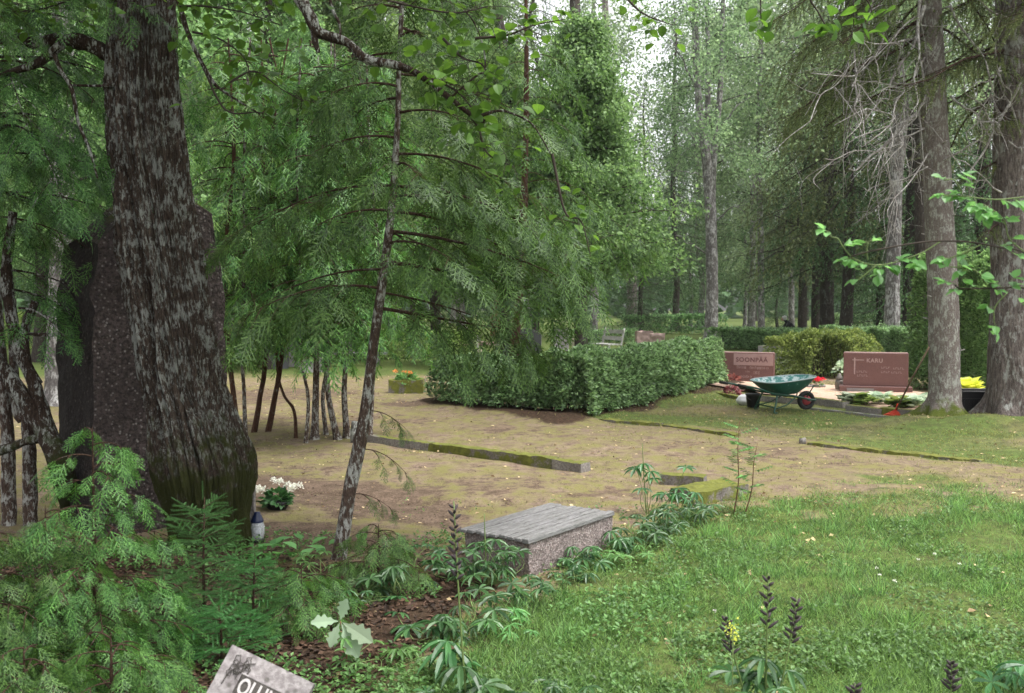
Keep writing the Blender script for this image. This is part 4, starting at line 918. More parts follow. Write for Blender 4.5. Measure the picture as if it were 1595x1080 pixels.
# =================== wheelbarrow
def barrow():
    p=GG(1215,642); root=empty('wheelbarrow',p,'worn green metal wheelbarrow standing on the grass by the sandy plot','wheelbarrow',rz=R(14)); root.scale=(1.08,1.08,1.08)
    # tray: rounded rectangle lofted from floor to flared rim
    def rr(cx,lx,ly,zf,zb,n=40,e=3.2):
        t=np.arange(n)*2*PI/n; x=np.sign(np.cos(t))*np.abs(np.cos(t))**(2/e)*lx; y=np.sign(np.sin(t))*np.abs(np.sin(t))**(2/e)*ly*(1-.18*x/lx); z=zb+(zf-zb)*(x+lx)/(2*lx); return np.stack([x+cx,y,z],-1)
    L=[rr(.03,.16,.15,.235,.235),rr(.04,.19,.18,.25,.24),rr(.05,.31,.28,.35,.32),rr(.06,.41,.35,.475,.40)]
    v=np.concatenate(L); mb=MB(); mb.add(v,gridf(4,40,True)[:,::-1],0,True); mb.add(L[0],[list(range(40))],0)
    inn=[q+A([0,0,.006]) for q in L]; 
    for k in range(1,4): inn[k][:,:2]=(inn[k][:,:2]-A([.05,0]))*.985+A([.05,0])
    mb.build('tray',M['green'],root)
    m2=MB(); m2.add(np.concatenate(inn),gridf(4,40,True),0,True); m2.add(inn[0],[list(range(39,-1,-1))],0); m2.build('tray_lining',M['greenin'],root)
    m3=MB(); q=L[3]+A([0,0,.002]); m3.tube(np.vstack([q,q[:1]]),.010,8,cap=False); m3.build('rim',M['rim'],root)
    for s in (-1,1):
        m=MB(); m.tube(smooth([(-.72,s*.27,.38),(-.5,s*.26,.34),(-.2,s*.21,.25),(.1,s*.17,.215),(.38,s*.10,.155),(.50,s*.08,.14)],4),.014,8); m.build('handle_bar',M['greenframe'],root)
        m=MB(); m.tube([(-.78,s*.272,.39),(-.66,s*.266,.365)],.020,8); m.build('grip',M['rubber'],root)
        m=MB(); m.tube(smooth([(-.16,s*.20,.24),(-.20,s*.24,.12),(-.24,s*.27,.0),(-.19,s*.26,-.002)],4),.013,8); m.tube([(.16,s*.16,.21),(-.02,s*.22,.10),(-.21,s*.255,.055)],.009,6); m.build('leg',M['greenframe'],root)
        m=MB(); m.tube([(.33,s*.13,.19),(.40,s*.20,.36)],.009,6); m.build('tray_brace',M['greenframe'],root)
    m=MB(); m.tube([(-.22,-.255,.07),(-.22,.255,.07)],.010,6); m.build('cross_tie',M['greenframe'],root)
    m=MB(); a=np.arange(24)*2*PI/24; pts=np.stack([.40+.10*np.cos(a),0*a,.132+.10*np.sin(a)],-1); m.tube(np.vstack([pts,pts[:1]]),.034,10,cap=False); wh=m.build('wheel',M['rubber'],root)
    m=MB(); m.lathe([(0,-.03),(.04,-.034),(.066,-.022),(.07,0),(.066,.022),(.04,.034),(0,.03)],24); h=m.build('hub',M['redhub'],wh,TM((.40,0,.132),0,PI/2))
    m=MB(); m.tube([(.40,-.13,.132),(.40,.13,.132)],.008,6); m.build('axle',M['metal'],root)
barrow()
def bucket(px,py,r,h,label,mat='black',name='bucket'):
    p=GG(px,py); root=empty(name,p,label,'bucket'); mb=MB(); mb.lathe([(0,.004),(r*.78,.004),(r*.98,h*.93),(r*1.04,h*.94),(r*1.06,h),(r*.99,h),(r*.95,h*.93),(r*.74,.012),(0,.012)],28); mb.build('pail',M[mat],root)
    m=MB(); t=np.linspace(0,PI,14); m.tube(np.stack([r*1.05*np.cos(t),-r*.75*np.sin(t)-.01,h*.95-r*.75*np.sin(t)],-1),.003,5); m.build('bail_handle',M['metal'],root)
bucket(1173,637,.115,.21,'black plastic bucket beside the handles of the green wheelbarrow')
# white bag
p=GG(1159,633); mb=MB(); a=rng.normal(size=3); u=np.linspace(0,PI,16)[:,None]; v_=np.arange(24)[None]*2*PI/24
q=np.stack([np.sin(u)*np.cos(v_),np.sin(u)*np.sin(v_),np.cos(u)+0*v_],-1); q=q*A([.12,.10,.09])*(1+.45*(fbm(q*2.2,3,5)-.5)[...,None]); q[...,2]+=.075
mb.add(q.reshape(-1,3),gridf(16,24,True),0,True); o=mb.build('plastic_bag',M['whitebag']); o.location=p; tag(o,'crumpled white plastic bag lying beside the black bucket','bag')
# black crate between the trunks
p=GG(1515,646); root=empty('crate',p,'black ribbed plastic crate standing between the two big trunks','crate',rz=R(-4))
mb=MB(); W,Dp,H=.62,.40,.34
mb.box((0,-Dp/2,H/2),(W,.012,H)); mb.box((0,Dp/2,H/2),(W,.012,H)); mb.box((-W/2+.006,0,H/2),(.012,Dp-.012,H-.002)); mb.box((W/2-.006,0,H/2),(.012,Dp-.012,H-.002)); mb.box((0,0,.01),(W-.03,Dp-.02,.012))
for i in range(9): mb.box((-W/2+.05+i*.065,-Dp/2-.010,H*.36),(.012,.008,H*.62))
mb.build('body',M['black'],root)
mb=MB(); mb.box((0,-Dp/2-.012,H+.008),(W+.05,.036,.03),bev=.006); mb.box((0,Dp/2+.012,H+.008),(W+.05,.036,.03),bev=.006); mb.box((-W/2-.01,0,H+.008),(.032,Dp-.02,.028)); mb.box((W/2+.01,0,H+.008),(.032,Dp-.02,.028)); mb.box((0,-Dp/2-.012,H*.72),(W+.02,.02,.018)); mb.build('lip',M['black'],root)
# rake
def rake():
    h0=GG(1393,648); e=at(1447,541,13.15); root=empty('leaf_rake',h0,'orange red plastic rake leaning against the nearer big trunk','rake')
    o=A(h0); d=nrm(e-o); m=MB(); j=A([0,0,.10])+A([.03,0,0]); m.tube([j,(j+e-o)/2+A([-.01,0,0]),e-o],[.0125,.012,.0125],8); m.build('handle',M['handle'],root)
    m=MB(); n=15; 
    for i in range(n):
        t=(i/(n-1)-.5)*1.5; tip=A([math.sin(t)*.21-.04,-.05,.012+.02*abs(t)]); mid=A([math.sin(t)*.115-.01,-.025,.06]); b=A([.01*t+.02,-.005,.105])
        s=A([.0085,0,0]); m.add([b-s*.6,b+s*.6,mid+s,mid-s,tip+s*.8,tip-s*.8],[[0,1,2,3],[3,2,4,5]]); m.add([b-s*.6+A([0,.006,0]),b+s*.6+A([0,.006,0]),mid+s+A([0,.006,0]),mid-s+A([0,.006,0])],[[0,3,2,1]])
    t=np.linspace(-.75,.75,12); 
    for k,(ry,zz) in enumerate(((.115,.06),(.165,.035))): m.tube(np.stack([np.sin(t)*ry-.01-.02*k,-.03-.01*k+0*t,zz+.01*np.abs(t)],-1),.008,6)
    m.tube([j,j+A([.02,.0,.09])],.019,8); m.build('rake_head',M['rake'],root)
rake()
# =================== potted and bedded flowers
def blobs(mb,c,r,n,s,T=QL,flat=.6,outw=1):
    q=runit(n)*A([1,1,flat]); q[:,2]=np.abs(q[:,2]); p=A(c)+q*r*(.55+.45*rng.random(n))[:,None]; place(mb,T,p,q*outw+rng.normal(size=(n,3))*.4,UP+rng.normal(size=(n,3))*.5,s*(.7+.6*rng.random(n)))
def flower(mb,c,r,np_=6,mi=0):
    for k in range(np_):
        a=k*2*PI/np_+rng.random()*.4; d=A([math.cos(a),math.sin(a),.35]); place(mb,LEAF,[A(c)],[d],[UP-d*.4],[(r*1.5,r,r)],)
def potplant(name,p,label,pot,leafm,flm,nl,nf,r,ls,fs,h,cat='flower pot',fpos=None):
    root=empty(name,p,label,cat); pot(root)
    l=MB(); blobs(l,(0,0,h),r,nl,ls,LEAF,.7); l.build('leaves',M[leafm],root)
    f=MB(); P_=fpos if fpos is not None else [A([*(rng.normal(size=2)*r*.5),h+r*.55+rng.random()*r*.4]) for _ in range(nf)]
    for q in P_: blobs(f,q,fs,16,fs*.85,QL,1)
    f.build('flowers',M[flm],root); return root
def bowl(r,h,mat): 
    def f(root): mb=MB(); mb.lathe([(0,0),(r*.62,0),(r*.9,h*.6),(r,h),(r*.94,h),(r*.85,h*.6),(0,h*.5)],28); mb.build('bowl',M[mat],root)
    return f
def trough(w,d,h,mat):
    def f(root): mb=MB(); mb.box((0,0,h/2),(w,d,h),bev=.012,tap=-.12); mb.build('trough',M[mat],root)
    return f
p=GG(432,797); fp=[A([-.13+rng.normal()*.03,-.02+rng.normal()*.03,.13+rng.random()*.04]) for _ in range(12)]+[A([.01+rng.normal()*.02,0+rng.normal()*.03,.19+rng.random()*.05]) for _ in range(7)]+[A([.13+rng.normal()*.03,rng.normal()*.03,.14+rng.random()*.05]) for _ in range(14)]
potplant('flower_bowl',p,'white begonias in a small dark bowl on the bare ground by the thick trunk',bowl(.105,.07,'black'),'lupine','white',120,0,.12,.055,.022,.05,fpos=fp)
p=GG(1270,606); potplant('flower_trough',p,'bright red flowers in a grey trough on the sand behind the wheelbarrow',trough(.32,.16,.07,'greyplastic'),'bright','red',60,34,.13,.05,.035,.06)
p=GG(1140,617); root=empty('bedding_plant',p,'reddish leafy plant on the grass left of the white bag','plant'); l=MB(); blobs(l,(0,0,.02),.17,150,.06,LEAF,.8); l.build('leaves',M['maroon'],root)
p=GG(1139,598); root=empty('bedding_plant',p,'pinkish leafy plant at the foot of the red gravestone with the pale band','plant'); l=MB(); blobs(l,(0,0,.02),.16,120,.07,LEAF,.8); l.build('leaves',M['maroon'],root)
p=GG(634,612); def_=lambda root:(lambda mb:(rblock(mb,(.62,.45,.26),TM((0,0,.11)),.04,.02,6,None,4),mb.build('planter_box',M['kerb'],root)))(MB())
potplant('mossy_planter',p,'mossy square planter with orange flowers beyond the leaning stem',def_,'lupinelight','orange',130,7,.22,.09,.04,.18)
p=GG(1187+300,600)
for i,(x,y,l) in enumerate(((1330,634,'white edged hosta at the left end of the border below the wide red stone'),(1347,636,'yellowish hosta in the border below the wide red stone'),(1372,634,'small hosta in the middle of the border behind the rake'),(1402,640,'hosta behind the orange rake handle'),(1425,640,'white edged hosta touching the nearer big trunk'),(1440,636,'hosta half hidden by the nearer big trunk'))):
    p=GG(x,y); root=empty('hosta',p+A([0,.08,.04]),l,'plant','hostas along the plot edging'); lv=MB(); n=80; a=rng.random(n)*6.3; place(lv,LEAFR,np.zeros((n,3))+A([0,0,.05])+rng.normal(size=(n,3))*A([.07,.05,.03]),np.stack([np.cos(a),np.sin(a),.35+.5*rng.random(n)],-1),UP+0*np.zeros((n,3)),.11+.09*rng.random(n)); lv.build('leaves',M['hedgeyel' if i in(1,3) else 'hosta'],root)
p=GG(1512,625); root=empty('yellow_hosta',p+A([0,.3,0]),'yellow leafed plant growing behind the black crate','plant'); lv=MB(); n=100; a=rng.random(n)*6.3; place(lv,LEAF,np.zeros((n,3))+A([0,0,.08])+rng.normal(size=(n,3))*.05,np.stack([np.cos(a),np.sin(a),.5+.8*rng.random(n)],-1),UP+np.zeros((n,3)),.28+.16*rng.random(n)); lv.build('leaves',M['yellow'],root)
# purple-ish flower beside wide stone
p=GG(1312,600); root=empty('bedding_plant',p,'pale variegated plant with a mauve bloom left of the wide red gravestone','plant'); l=MB(); blobs(l,(0,0,.25),.16,90,.08,LEAF,1.4); l.build('leaves',M['hosta'],root); l=MB(); flower(l,(.08,-.12,.30),.05); l.build('bloom',M['mauve'],root)
# lanterns
def lantern(px,py,s,label,glassy=True):
    p=GG(px,py); root=empty('grave_lantern',p,label,'lantern')
    mb=MB(); mb.lathe([(0,0),(.040*s,0),(.042*s,.012*s),(.036*s,.02*s),(0,.02*s)],24); mb.build('base',M['black'],root)
    mb=MB(); mb.lathe([(.034*s,.02*s),(.040*s,.045*s),(.041*s,.09*s),(.032*s,.115*s),(.030*s,.115*s),(.037*s,.088*s),(.036*s,.048*s),(.030*s,.022*s)],24); mb.build('glass_jar',M['glass' if glassy else 'metal'],root)
    mb=MB(); mb.lathe([(0,.022*s),(.02*s,.022*s),(.02*s,.075*s),(0,.078*s)],16); mb.build('candle',M['whitebag'],root)
    mb=MB(); mb.lathe([(.036*s,.113*s),(.038*s,.12*s),(.030*s,.135*s),(.024*s,.150*s),(.018*s,.158*s),(.018*s,.168*s),(0,.172*s)],24); mb.build('lid',M['blueglass' if glassy else 'metal'],root)
lantern(401,848,1.18,'small glass grave lantern with dark blue lid at the foot of the thick trunk')
lantern(1307,609,1.9,'dull metal grave lantern left of the wide red gravestone',False)
# small upright stone beside the trunk, partly hidden
p=GG(389,835); mb=MB(); rblock(mb,(.075,.05,.36),TM((p[0],p[1],p[2]+.14)),.015,.006,12,None,9); tag(mb.build('stone_post',M['kerbbare']),'small narrow stone post between the thick trunk and the glass lantern','stone')
# =================== garden bench far behind the hedge
p=GG(943,558); root=empty('garden_bench',p,'whitish wooden garden bench seen end on over the clipped hedge','bench',rz=R(-62)); 
W=1.0
for s in (-1,1):
    mb=MB(); mb.box((s*W/2,-.22,.21),(.06,.07,.42)); mb.build('front_leg',M['whitewood'],root); mb=MB(); mb.tube([(s*W/2,.26,0),(s*W/2,.22,.42),(s*W/2,.34,.92)],[.035,.035,.03],4); mb.build('back_post',M['whitewood'],root)
for i in range(4): mb=MB(); mb.box((0,-.22+i*.13,.445),(W+.12,.105,.03)); mb.build('seat_slat',M['whitewood'],root)
for i in range(2): mb=MB(); mb.box((0,.25+.045*i,.62+i*.2),(W+.1,.025,.12)); mb.build('back_slat',M['whitewood'],root)
# bench behind the evergreen row: long white board + grey plank
p=GG(545,572); root=empty('plank_bench',p,'long grey plank bench with a white back board behind the evergreen row','bench')
mb=MB(); mb.box((0,0,.34),(1.9,.3,.05)); mb.build('seat',M['slat'],root); mb=MB(); mb.box((-.3,.2,.62),(1.0,.03,.07)); mb.build('back_board',M['whitebag'],root)
for s in (-1,1): mb=MB(); mb.box((s*.7,0,.155),(.1,.28,.31)); mb.build('leg',M['slat'],root); mb=MB(); mb.box((s*.3-.3,.222,.33),(.05,.04,.64)); mb.build('back_post',M['slat'],root)
# bright white bag, given the shape of a board on an added post
p=at(437,497,24.0); root=empty('white_bag_board',(p[0],24.0,HZ(p[0],24.0)),'bright white bag shaped as a board on a post, glimpsed between the evergreen stems','sign'); zt=p[2]-HZ(p[0],24.0)
mb=MB(); mb.box((0,0,zt),(.42,.03,.24)); mb.build('board',M['whitebag'],root); mb=MB(); mb.box((0,.035,zt/2),(.05,.04,zt)); mb.build('post',M['slat'],root)
# =================== person far behind the hedge, stooping
def person():
    p=GG(1234,528); dd=p[1]; root=None
    me=bpy.data.meshes.new('person'); J={'pel':(0,0,.92),'sp':(0,-.12,1.10),'ch':(0,-.30,1.24),'nk':(0,-.42,1.30),'hd':(0,-.50,1.36),'hd2':(0,-.55,1.44)}
    V=[];Rr=[];E=[]; ix={}
    def a(n,c,r,par=None):
        ix[n]=len(V);V.append(c);Rr.append(r)
        if par: E.append((ix[par],ix[n]))
    a('pel',(0,.12,.42),.16); a('sp',(0,-.02,.60),.15,'pel'); a('ch',(0,-.20,.76),.165,'sp'); a('nk',(0,-.32,.84),.06,'ch'); a('hd',(0,-.38,.90),.10,'nk'); a('hd2',(0,-.43,.96),.09,'hd')
    for s,n in ((-1,'l'),(1,'r')):
        a('h'+n,(s*.11,.08,.36),.11,'pel'); a('k'+n,(s*.15,-.25,.12),.075,'h'+n); a('a'+n,(s*.14,.20,.07),.05,'k'+n); a('t'+n,(s*.14,.34,.04),.04,'a'+n)
        a('s'+n,(s*.20,-.22,.76),.07,'ch'); a('e'+n,(s*.27,-.36,.52),.05,'s'+n); a('w'+n,(s*.18,-.55,.36),.033,'e'+n); a('p'+n,(s*.17,-.61,.31),.03,'w'+n)
        for f in range(4): a('f%d'%f+n,(s*(.15+.018*f),-.67,.25+.005*f),.009,'p'+n)
        a('th'+n,(s*.13,-.63,.29),.01,'p'+n)
    me.from_pydata(V,E,[]); o=bpy.data.objects.new('person',me); C.objects.link(o); o.location=p; o.rotation_euler=(0,0,-PI/2)
    m=o.modifiers.new('skin','SKIN'); m.use_smooth_shade=True
    for i,r in enumerate(Rr): me.skin_vertices[0].data[i].radius=(r,r)
    me.skin_vertices[0].data[0].use_root=True; o.modifiers.new('sub','SUBSURF').levels=1; me.materials.append(M['jacket'])
    tag(o,'white haired person in a black jacket kneeling behind the hedges','person')
    mb=MB(); mb.lathe([(0,-.13),(.07,-.11),(.115,-.04),(.125,.03),(.10,.09),(0,.125)],18,(0,-.38,.97)); mb.build('hair',M['hair'],o)
    mb=MB(); mb.lathe([(0,-.09),(.06,-.08),(.085,0),(.06,.07),(0,.08)],16,(0,-.455,.93)); mb.build('face',M['skin'],o)
person()
# =================== trees
def bark_tube(mb,pts,rd,seg,amp=.35,fs=9,k=6,zf=.35,flare=None):
    Q=smooth(pts,k); rr=np.interp(np.linspace(0,1,len(Q)),np.linspace(0,1,len(rd)),rd); v,f=tube(Q,rr,seg); c=np.repeat(Q,seg,0); ra=np.repeat(rr,seg)
    s=A([fs,fs,fs*zf]); dsp=(fbm(v*s,4,int(fs))-.5)*ra*amp
    if flare:
        zz=v[:,2]-Q[0,2]; an=np.arctan2(v[:,1]-c[:,1],v[:,0]-c[:,0]); dsp=dsp+np.clip(1-zz/flare[0],0,1)**2.2*ra*(flare[1]+flare[1]*.8*np.sin(an*5+1)+.4*flare[1]*np.sin(an*3))
    mb.add(v+nrm(v-c)*dsp[:,None],f,0,True); return Q
def trunk_tree(name,label,pts,rd,mat,seg=24,cat='tree',group=None,flare=None,fs=9,stems=(),amp=.35):
    P=A(pts); o=P[0].copy(); root=empty(name,o,label,cat,group); mb=MB(); Q=bark_tube(mb,P-o,rd,seg,amp,fs,10,flare=flare); mb.build('trunk',M[mat],root)
    for sp,sr in stems: mb=MB(); bark_tube(mb,A(sp)-o,sr,max(8,seg//2),amp,fs,6); mb.build('stem',M[mat],root)
    return root,o
def zmix(P,t): 
    P=A(P); s=t*(len(P)-1); i=int(min(s,len(P)-2)); return P[i]*(1-(s-i))+P[i+1]*(s-i)
def broad_crown(wood,lv,axis_,z0,z1,Lf,nl,ls,per,droop=.5,rise=.6,T=QL,sp=.12,sub=9,r0=.03,azr=None,hang=.35):
    """limbs -> side branches -> leaves set along hanging twigs"""
    pos=[];dr=[]
    for k in range(nl):
        t=(k+rng.random())/nl; z=z0+(z1-z0)*t; p0=along(axis_,z); az=k*2.4+rng.normal()*.4 if azr is None else azr[0]+(azr[1]-azr[0])*rng.random(); L=Lf(t)*(.7+.6*rng.random())
        d=A([math.cos(az),math.sin(az),0]); s=A([-math.sin(az),math.cos(az),0]); q=np.linspace(0,1,6)
        P=p0+np.outer(q*L,d)+np.outer(np.sin(q*3+k)*.06*L,s); P[:,2]+=rise*L*q-droop*L*q**2.2; wood.tube(P,np.linspace(r0,.006,6),5,cap=False)
        for j in range(sub):
            u=.22+.78*(j+rng.random())/sub; b=zmix(P,min(u,.999)); a2=rng.normal()*.9; dd=d*math.cos(a2)+s*math.sin(a2); l2=L*(.22+.25*rng.random())*(1.2-.5*u)+.15
            e=b+dd*l2+UP*(l2*(.25*rng.random()-hang)); m=(b+e)/2+UP*l2*.12; wood.tube([b,m,e],[.009,.006,.003],3,cap=False)
            n=per; w=rng.random(n)[:,None]; c=(1-w)**2*b+2*w*(1-w)*m+w**2*e; c=c+rng.normal(size=(n,3))*sp*A([1,1,1.25])-UP*(rng.random((n,1))**2*hang*.6)
            pos.append(c); dr.append(rng.normal(size=(n,3))*.7+dd*.6-UP*.6)
    pos=np.concatenate(pos); n=len(pos); place(lv,T,pos,np.concatenate(dr),UP*.7+rng.normal(size=(n,3))*.7,ls*(.65+.7*rng.random(n)))
def spruce_crown(wood,lv,axis_,z0,z1,Lf,nb,tl,T=STRANDL,droop=.35,up=.05,r0=.03,step=.22,azs=None,hang=.9,tw=None):
    pos=[];dr=[];sc_=[]
    for k in range(nb):
        t=(k+rng.random()*.8)/nb; z=z0+(z1-z0)*t; p0=along(axis_,z); az=(k*2.4+rng.normal()*.3) if azs is None else azs(k); L=Lf(t)*(.75+.45*rng.random())
        d=A([math.cos(az),math.sin(az),0]); s=A([-math.sin(az),math.cos(az),0]); q=np.linspace(0,1,7); P=p0+np.outer(q*L,d)+np.outer(np.sin(q*4+rng.random()*6)*q*.10*L,s)+np.outer(np.sin(q*7+rng.random()*6)*q*.05*L,UP); P[:,2]+=up*L*q-droop*L*q**1.3+.16*L*q**3
        wood.tube(P,np.linspace(r0,.005,7),5,cap=False)
        for u in np.arange(.18,1.0,step/max(L,.3)):
            b=zmix(P,u)
            for sg in (1,-1):
                if rng.random()<.12: continue
                l2=min(L*.38,1.1)*(1.1-u*.75)*(.6+.7*rng.random()); dd=nrm(d*.6+sg*s*(.6+.5*rng.random())-UP*.15); e=b+dd*l2; e[2]-=.2*l2; wood.tube([b,e],[.006,.002],3,cap=False)
                nn=max(2,int(l2/(tl*.30)))
                for v in range(nn):
                    pos.append(b+(e-b)*((v+rng.random())/nn)); dr.append(dd*(.35+.4*rng.random())-UP*hang*(.5+.9*rng.random())+rng.normal(size=3)*.25); sc_.append(tl*(.4+1.2*rng.random()))
    pos=A(pos); n=len(pos); s=A(sc_); place(lv,T,pos,A(dr),rng.normal(size=(n,3)),np.stack([s,s,s],1) if tw is None else np.stack([np.full(n,tw),s,np.full(n,tw)],1))
def dead_branch(mb,p,q,r0,r1,forks=4,seed=0,sag=.1):
    r=np.random.default_rng(seed); p=A(p);q=A(q); L=np.linalg.norm(q-p); n=7; t=np.linspace(0,1,n); P=p+np.outer(t,q-p)+(r.normal(size=(n,3))*.045*L)*np.minimum(t,1)[:,None]; P[:,2]-=sag*L*np.sin(t*PI); mb.tube(smooth(P,3),np.linspace(r0,r1,(n-1)*3+1),6)
    for k in range(forks):
        i=r.integers(1,n-1); d=nrm(q-p)*.45+r.normal(size=3)*.45+A([0,0,-.45]); l=L*(.18+.3*r.random()); m=P[i]+d*l*.5+r.normal(size=3)*.05*L; e=P[i]+d*l+r.normal(size=3)*.12*l+A([0,0,-.12*l]); mb.tube(smooth([P[i],m,e],4),np.linspace(r1*1.3,r1*.4,9),4,cap=False)
        if r.random()<.7: mb.tube([m,m+r.normal(size=3)*l*.3,m+r.normal(size=3)*l*.5],[r1*.7,r1*.5,r1*.25],3,cap=False)
# ---- near spruce, right
b=GG(1468,655); d=float(b[1]); P=[b-A([0,0,.08]),at(1471,600,d),at(1470,500,d),at(1466,400,d),at(1461,300,d),at(1455,200,d),at(1451,100,d),at(1448,0,d),at(1440,-300,d),at(1430,-700,d),at(1425,-1100,d)]
root,o=trunk_tree('tall_spruce','tall spruce with scaly lichened bark and a mossy root flare, rake leaning on it',P,[.24,.205,.20,.195,.185,.175,.165,.15,.13,.09,.03],'sprucebark',64,flare=(.40,.75),fs=12,amp=.16)
wood=MB(); lv=MB()
SP=[(1455,70,3.05,1.7),(1455,20,3.3,2.0),(1450,-30,2.9,2.1),(1452,50,3.6,1.5),(1450,-70,3.15,2.3),(1450,-120,2.7,2.1),(1452,110,3.1,1.2),(1450,-160,3.4,2.1),(1450,-10,2.5,1.9),(1450,-200,3.0,2.3),(1455,40,-.3,1.2),(1450,-60,.2,1.6),(1450,-150,-.1,2.0),(1450,-90,-.8,1.8),(1450,-130,-1.6,1.6),(1450,-190,-2.3,2.2),(1450,-60,-2.6,2.1),(1450,-220,.6,2.0),(1450,-260,2.9,2.3),(1450,-300,-1.2,2.2)]
for i,(px,py,az,L) in enumerate(SP):
    p0=at(px,py,d)-o; spruce_crown(wood,lv,[p0-UP*.01,p0+UP*.01],p0[2],p0[2]+.001,lambda t:L/.97,1,.34,STRAND,.75+.3*(i%3),.10,.020,.10,azs=lambda k:az,hang=1.5,tw=.5)
for i in range(60):
    z=9+i*.12; p0=along([q-o for q in P],z); az=i*2.4; L=2.6*(1-(z-9)/9)+.3; spruce_crown(wood,lv,[p0-UP*.01,p0+UP*.01],p0[2],p0[2]+.001,lambda t:L,1,.5,STRANDL,.3,.02,.02,.3,azs=lambda k:az)
wood.build('branches',M['twigbark'],root); lv.build('needles',M['olive'],root)
mb=MB(); 
for i,(a,b_,r0,f) in enumerate([((1440,10),(1380,170),.022,5),((1436,-20),(1425,180),.020,4),((1425,180),(1318,272),.026,2),((1425,60),(1330,55),.014,5),((1440,120),(1300,190),.012,7),((1440,200),(1290,240),.010,6),((1330,60),(1335,160),.014,6),((1440,90),(1360,210),.012,6),((1400,-10),(1340,120),.014,6),((1360,0),(1330,130),.012,5),((1445,240),(1395,300),.010,5),((1442,150),(1380,250),.010,6),((1480,150),(1560,200),.012,5),((1340,60),(1250,190),.008,7),((1435,20),(1290,140),.010,8),((1440,160),(1350,260),.008,8),((1330,110),(1340,200),.008,7),((1445,260),(1340,300),.006,6)]):
    dead_branch(mb,at(*a,d-.3)-o,at(*b_,d-.9*rng.random()-.7)-o,r0*1.25,.0055,f+2,i,.04)
mb.build('dead_branches',M['deadtwig'],root)
mb=MB()
for i in range(16):
    z=.9+i*.3+rng.random()*.2; c=along([q-o for q in P],z); a=rng.random()*6.3; dd=A([math.cos(a),math.sin(a),.3]); mb.tube([c+dd*.15,c+dd*(.23+.05*rng.random())],[.014,.008],6)
mb.build('branch_stubs',M['deadtwig'],root)
# ---- big pine at the right edge
b=GG(1580,655); d=float(b[1]); P=[b-A([0,0,.08]),at(1577,560,d),at(1580,450,d),at(1580,300,d),at(1582,100,d),at(1584,-100,d),at(1580,-600,d),at(1570,-1100,d)]
root,o=trunk_tree('big_pine','thickest trunk at the right edge, deeply cracked pine bark, standing beside the black crate',P,[.38,.32,.29,.285,.27,.26,.2,.06],'pinebark',90,flare=(.45,.35),fs=6,amp=.22)
mb=MB()
for i,(a,b_,r0,f) in enumerate([((1572,30),(1500,-10),.02,3),((1560,110),(1500,140),.012,3),((1470,250),(1545,200),.018,6),((1480,10),(1570,170),.02,4),((1590,130),(1480,320),.022,5),((1560,210),(1500,120),.016,5),((1590,210),(1560,110),.014,3),((1550,60),(1560,180),.012,4),((1570,220),(1600,235),.012,2),((1560,100),(1500,230),.012,5),((1560,300),(1480,230),.012,4)]):
    dead_branch(mb,at(*a,d-.3)-o,at(*b_,d-.6)-o,r0,.005,f,60+i,.03)
mb.build('dead_branches',M['deadtwig'],root)
wood=MB(); lv=MB(); spruce_crown(wood,lv,[q-o for q in P],4.4,12,lambda t:2.4,46,.34,STRAND,.5,.05,.03,.2,tw=.5)
for (px,py,az,L) in ((1560,120,3.0,.9),(1560,170,-2.0,.8),(1575,60,2.6,1.2),(1560,250,3.3,.7),(1570,340,-2.6,.6)):
    p0=at(px,py,d)-o; spruce_crown(wood,lv,[p0-UP*.01,p0+UP*.01],p0[2],p0[2]+.001,lambda t:L,1,.28,STRAND,.6,.02,.02,.12,azs=lambda k:az,hang=1.2,tw=.5)
wood.build('branches',M['twigbark'],root); lv.build('needles',M['olive'],root)
# ---- pale trunk at far left
b=GG(92,628); d=float(b[1]); root,o=trunk_tree('pale_trunk_tree','pale lichened trunk with a mossy mound at its foot behind the gnarled leaning stems',[b-A([0,0,.1]),at(93,560,d),at(95,480,d),at(96,380,d),at(98,100,d),at(98,-400,d)],[.26,.21,.195,.185,.17,.1],'birchbark',40,flare=(.4,.5),fs=9)
lv=MB();wood=MB(); broad_crown(wood,lv,[A([0,0,0]),A([.1,0,12.])],3.4,11,lambda t:2.8*(1-.4*t),22,.10,120,sp=.25); wood.build('branches',M['darkbark'],root); lv.build('foliage',M['bright'],root)
# ---- forked birch
b=GG(1107,533); d=float(b[1]); bl=[b-A([0,0,.1]),at(1109,440,d),at(1107,340,d),at(1102,260,d)]
root,o=trunk_tree('forked_birch','tall forked birch with white flecked bark beyond the right end of the clipped hedge',bl+[at(1092,200,d),at(1085,100,d),at(1082,0,d),at(1080,-120,d)],[.30,.25,.24,.22,.16,.14,.12,.07],'birchbark',32,flare=(.5,.3),fs=5,
 stems=[([at(1107,340,d),at(1112,240,d),at(1121,150,d),at(1125,40,d),at(1130,-100,d)],[.18,.15,.12,.10,.05]),([at(1104,290,d),at(1102,200,d),at(1103,90,d),at(1100,-60,d)],[.14,.13,.11,.06])])
mb=MB()
for i,(a,b_,r0) in enumerate([((1108,350),(1160,315),.05),((1106,400),(1050,370),.04),((1108,285),(1060,265),.03),((1086,140),(1040,60),.05),((1120,200),(1170,150),.05),((1124,100),(1180,20),.05),((1104,250),(1050,180),.04),((1112,240),(1160,220),.03),((1084,60),(1060,-10),.04)]):
    dead_branch(mb,at(*a,d)-o,at(*b_,d-.8)-o,r0,.012,4,90+i,-.06)
mb.build('limbs',M['birchbark'],root)
lv=MB();wood=MB(); broad_crown(wood,lv,[A([0,0,0]),A([-.2,0,22.])],7.5,20,lambda t:3.4*(1-.4*t),26,.13,95,sp=.32,hang=.6); wood.build('branches',M['darkbark'],root); lv.build('foliage',M['birch'],root)
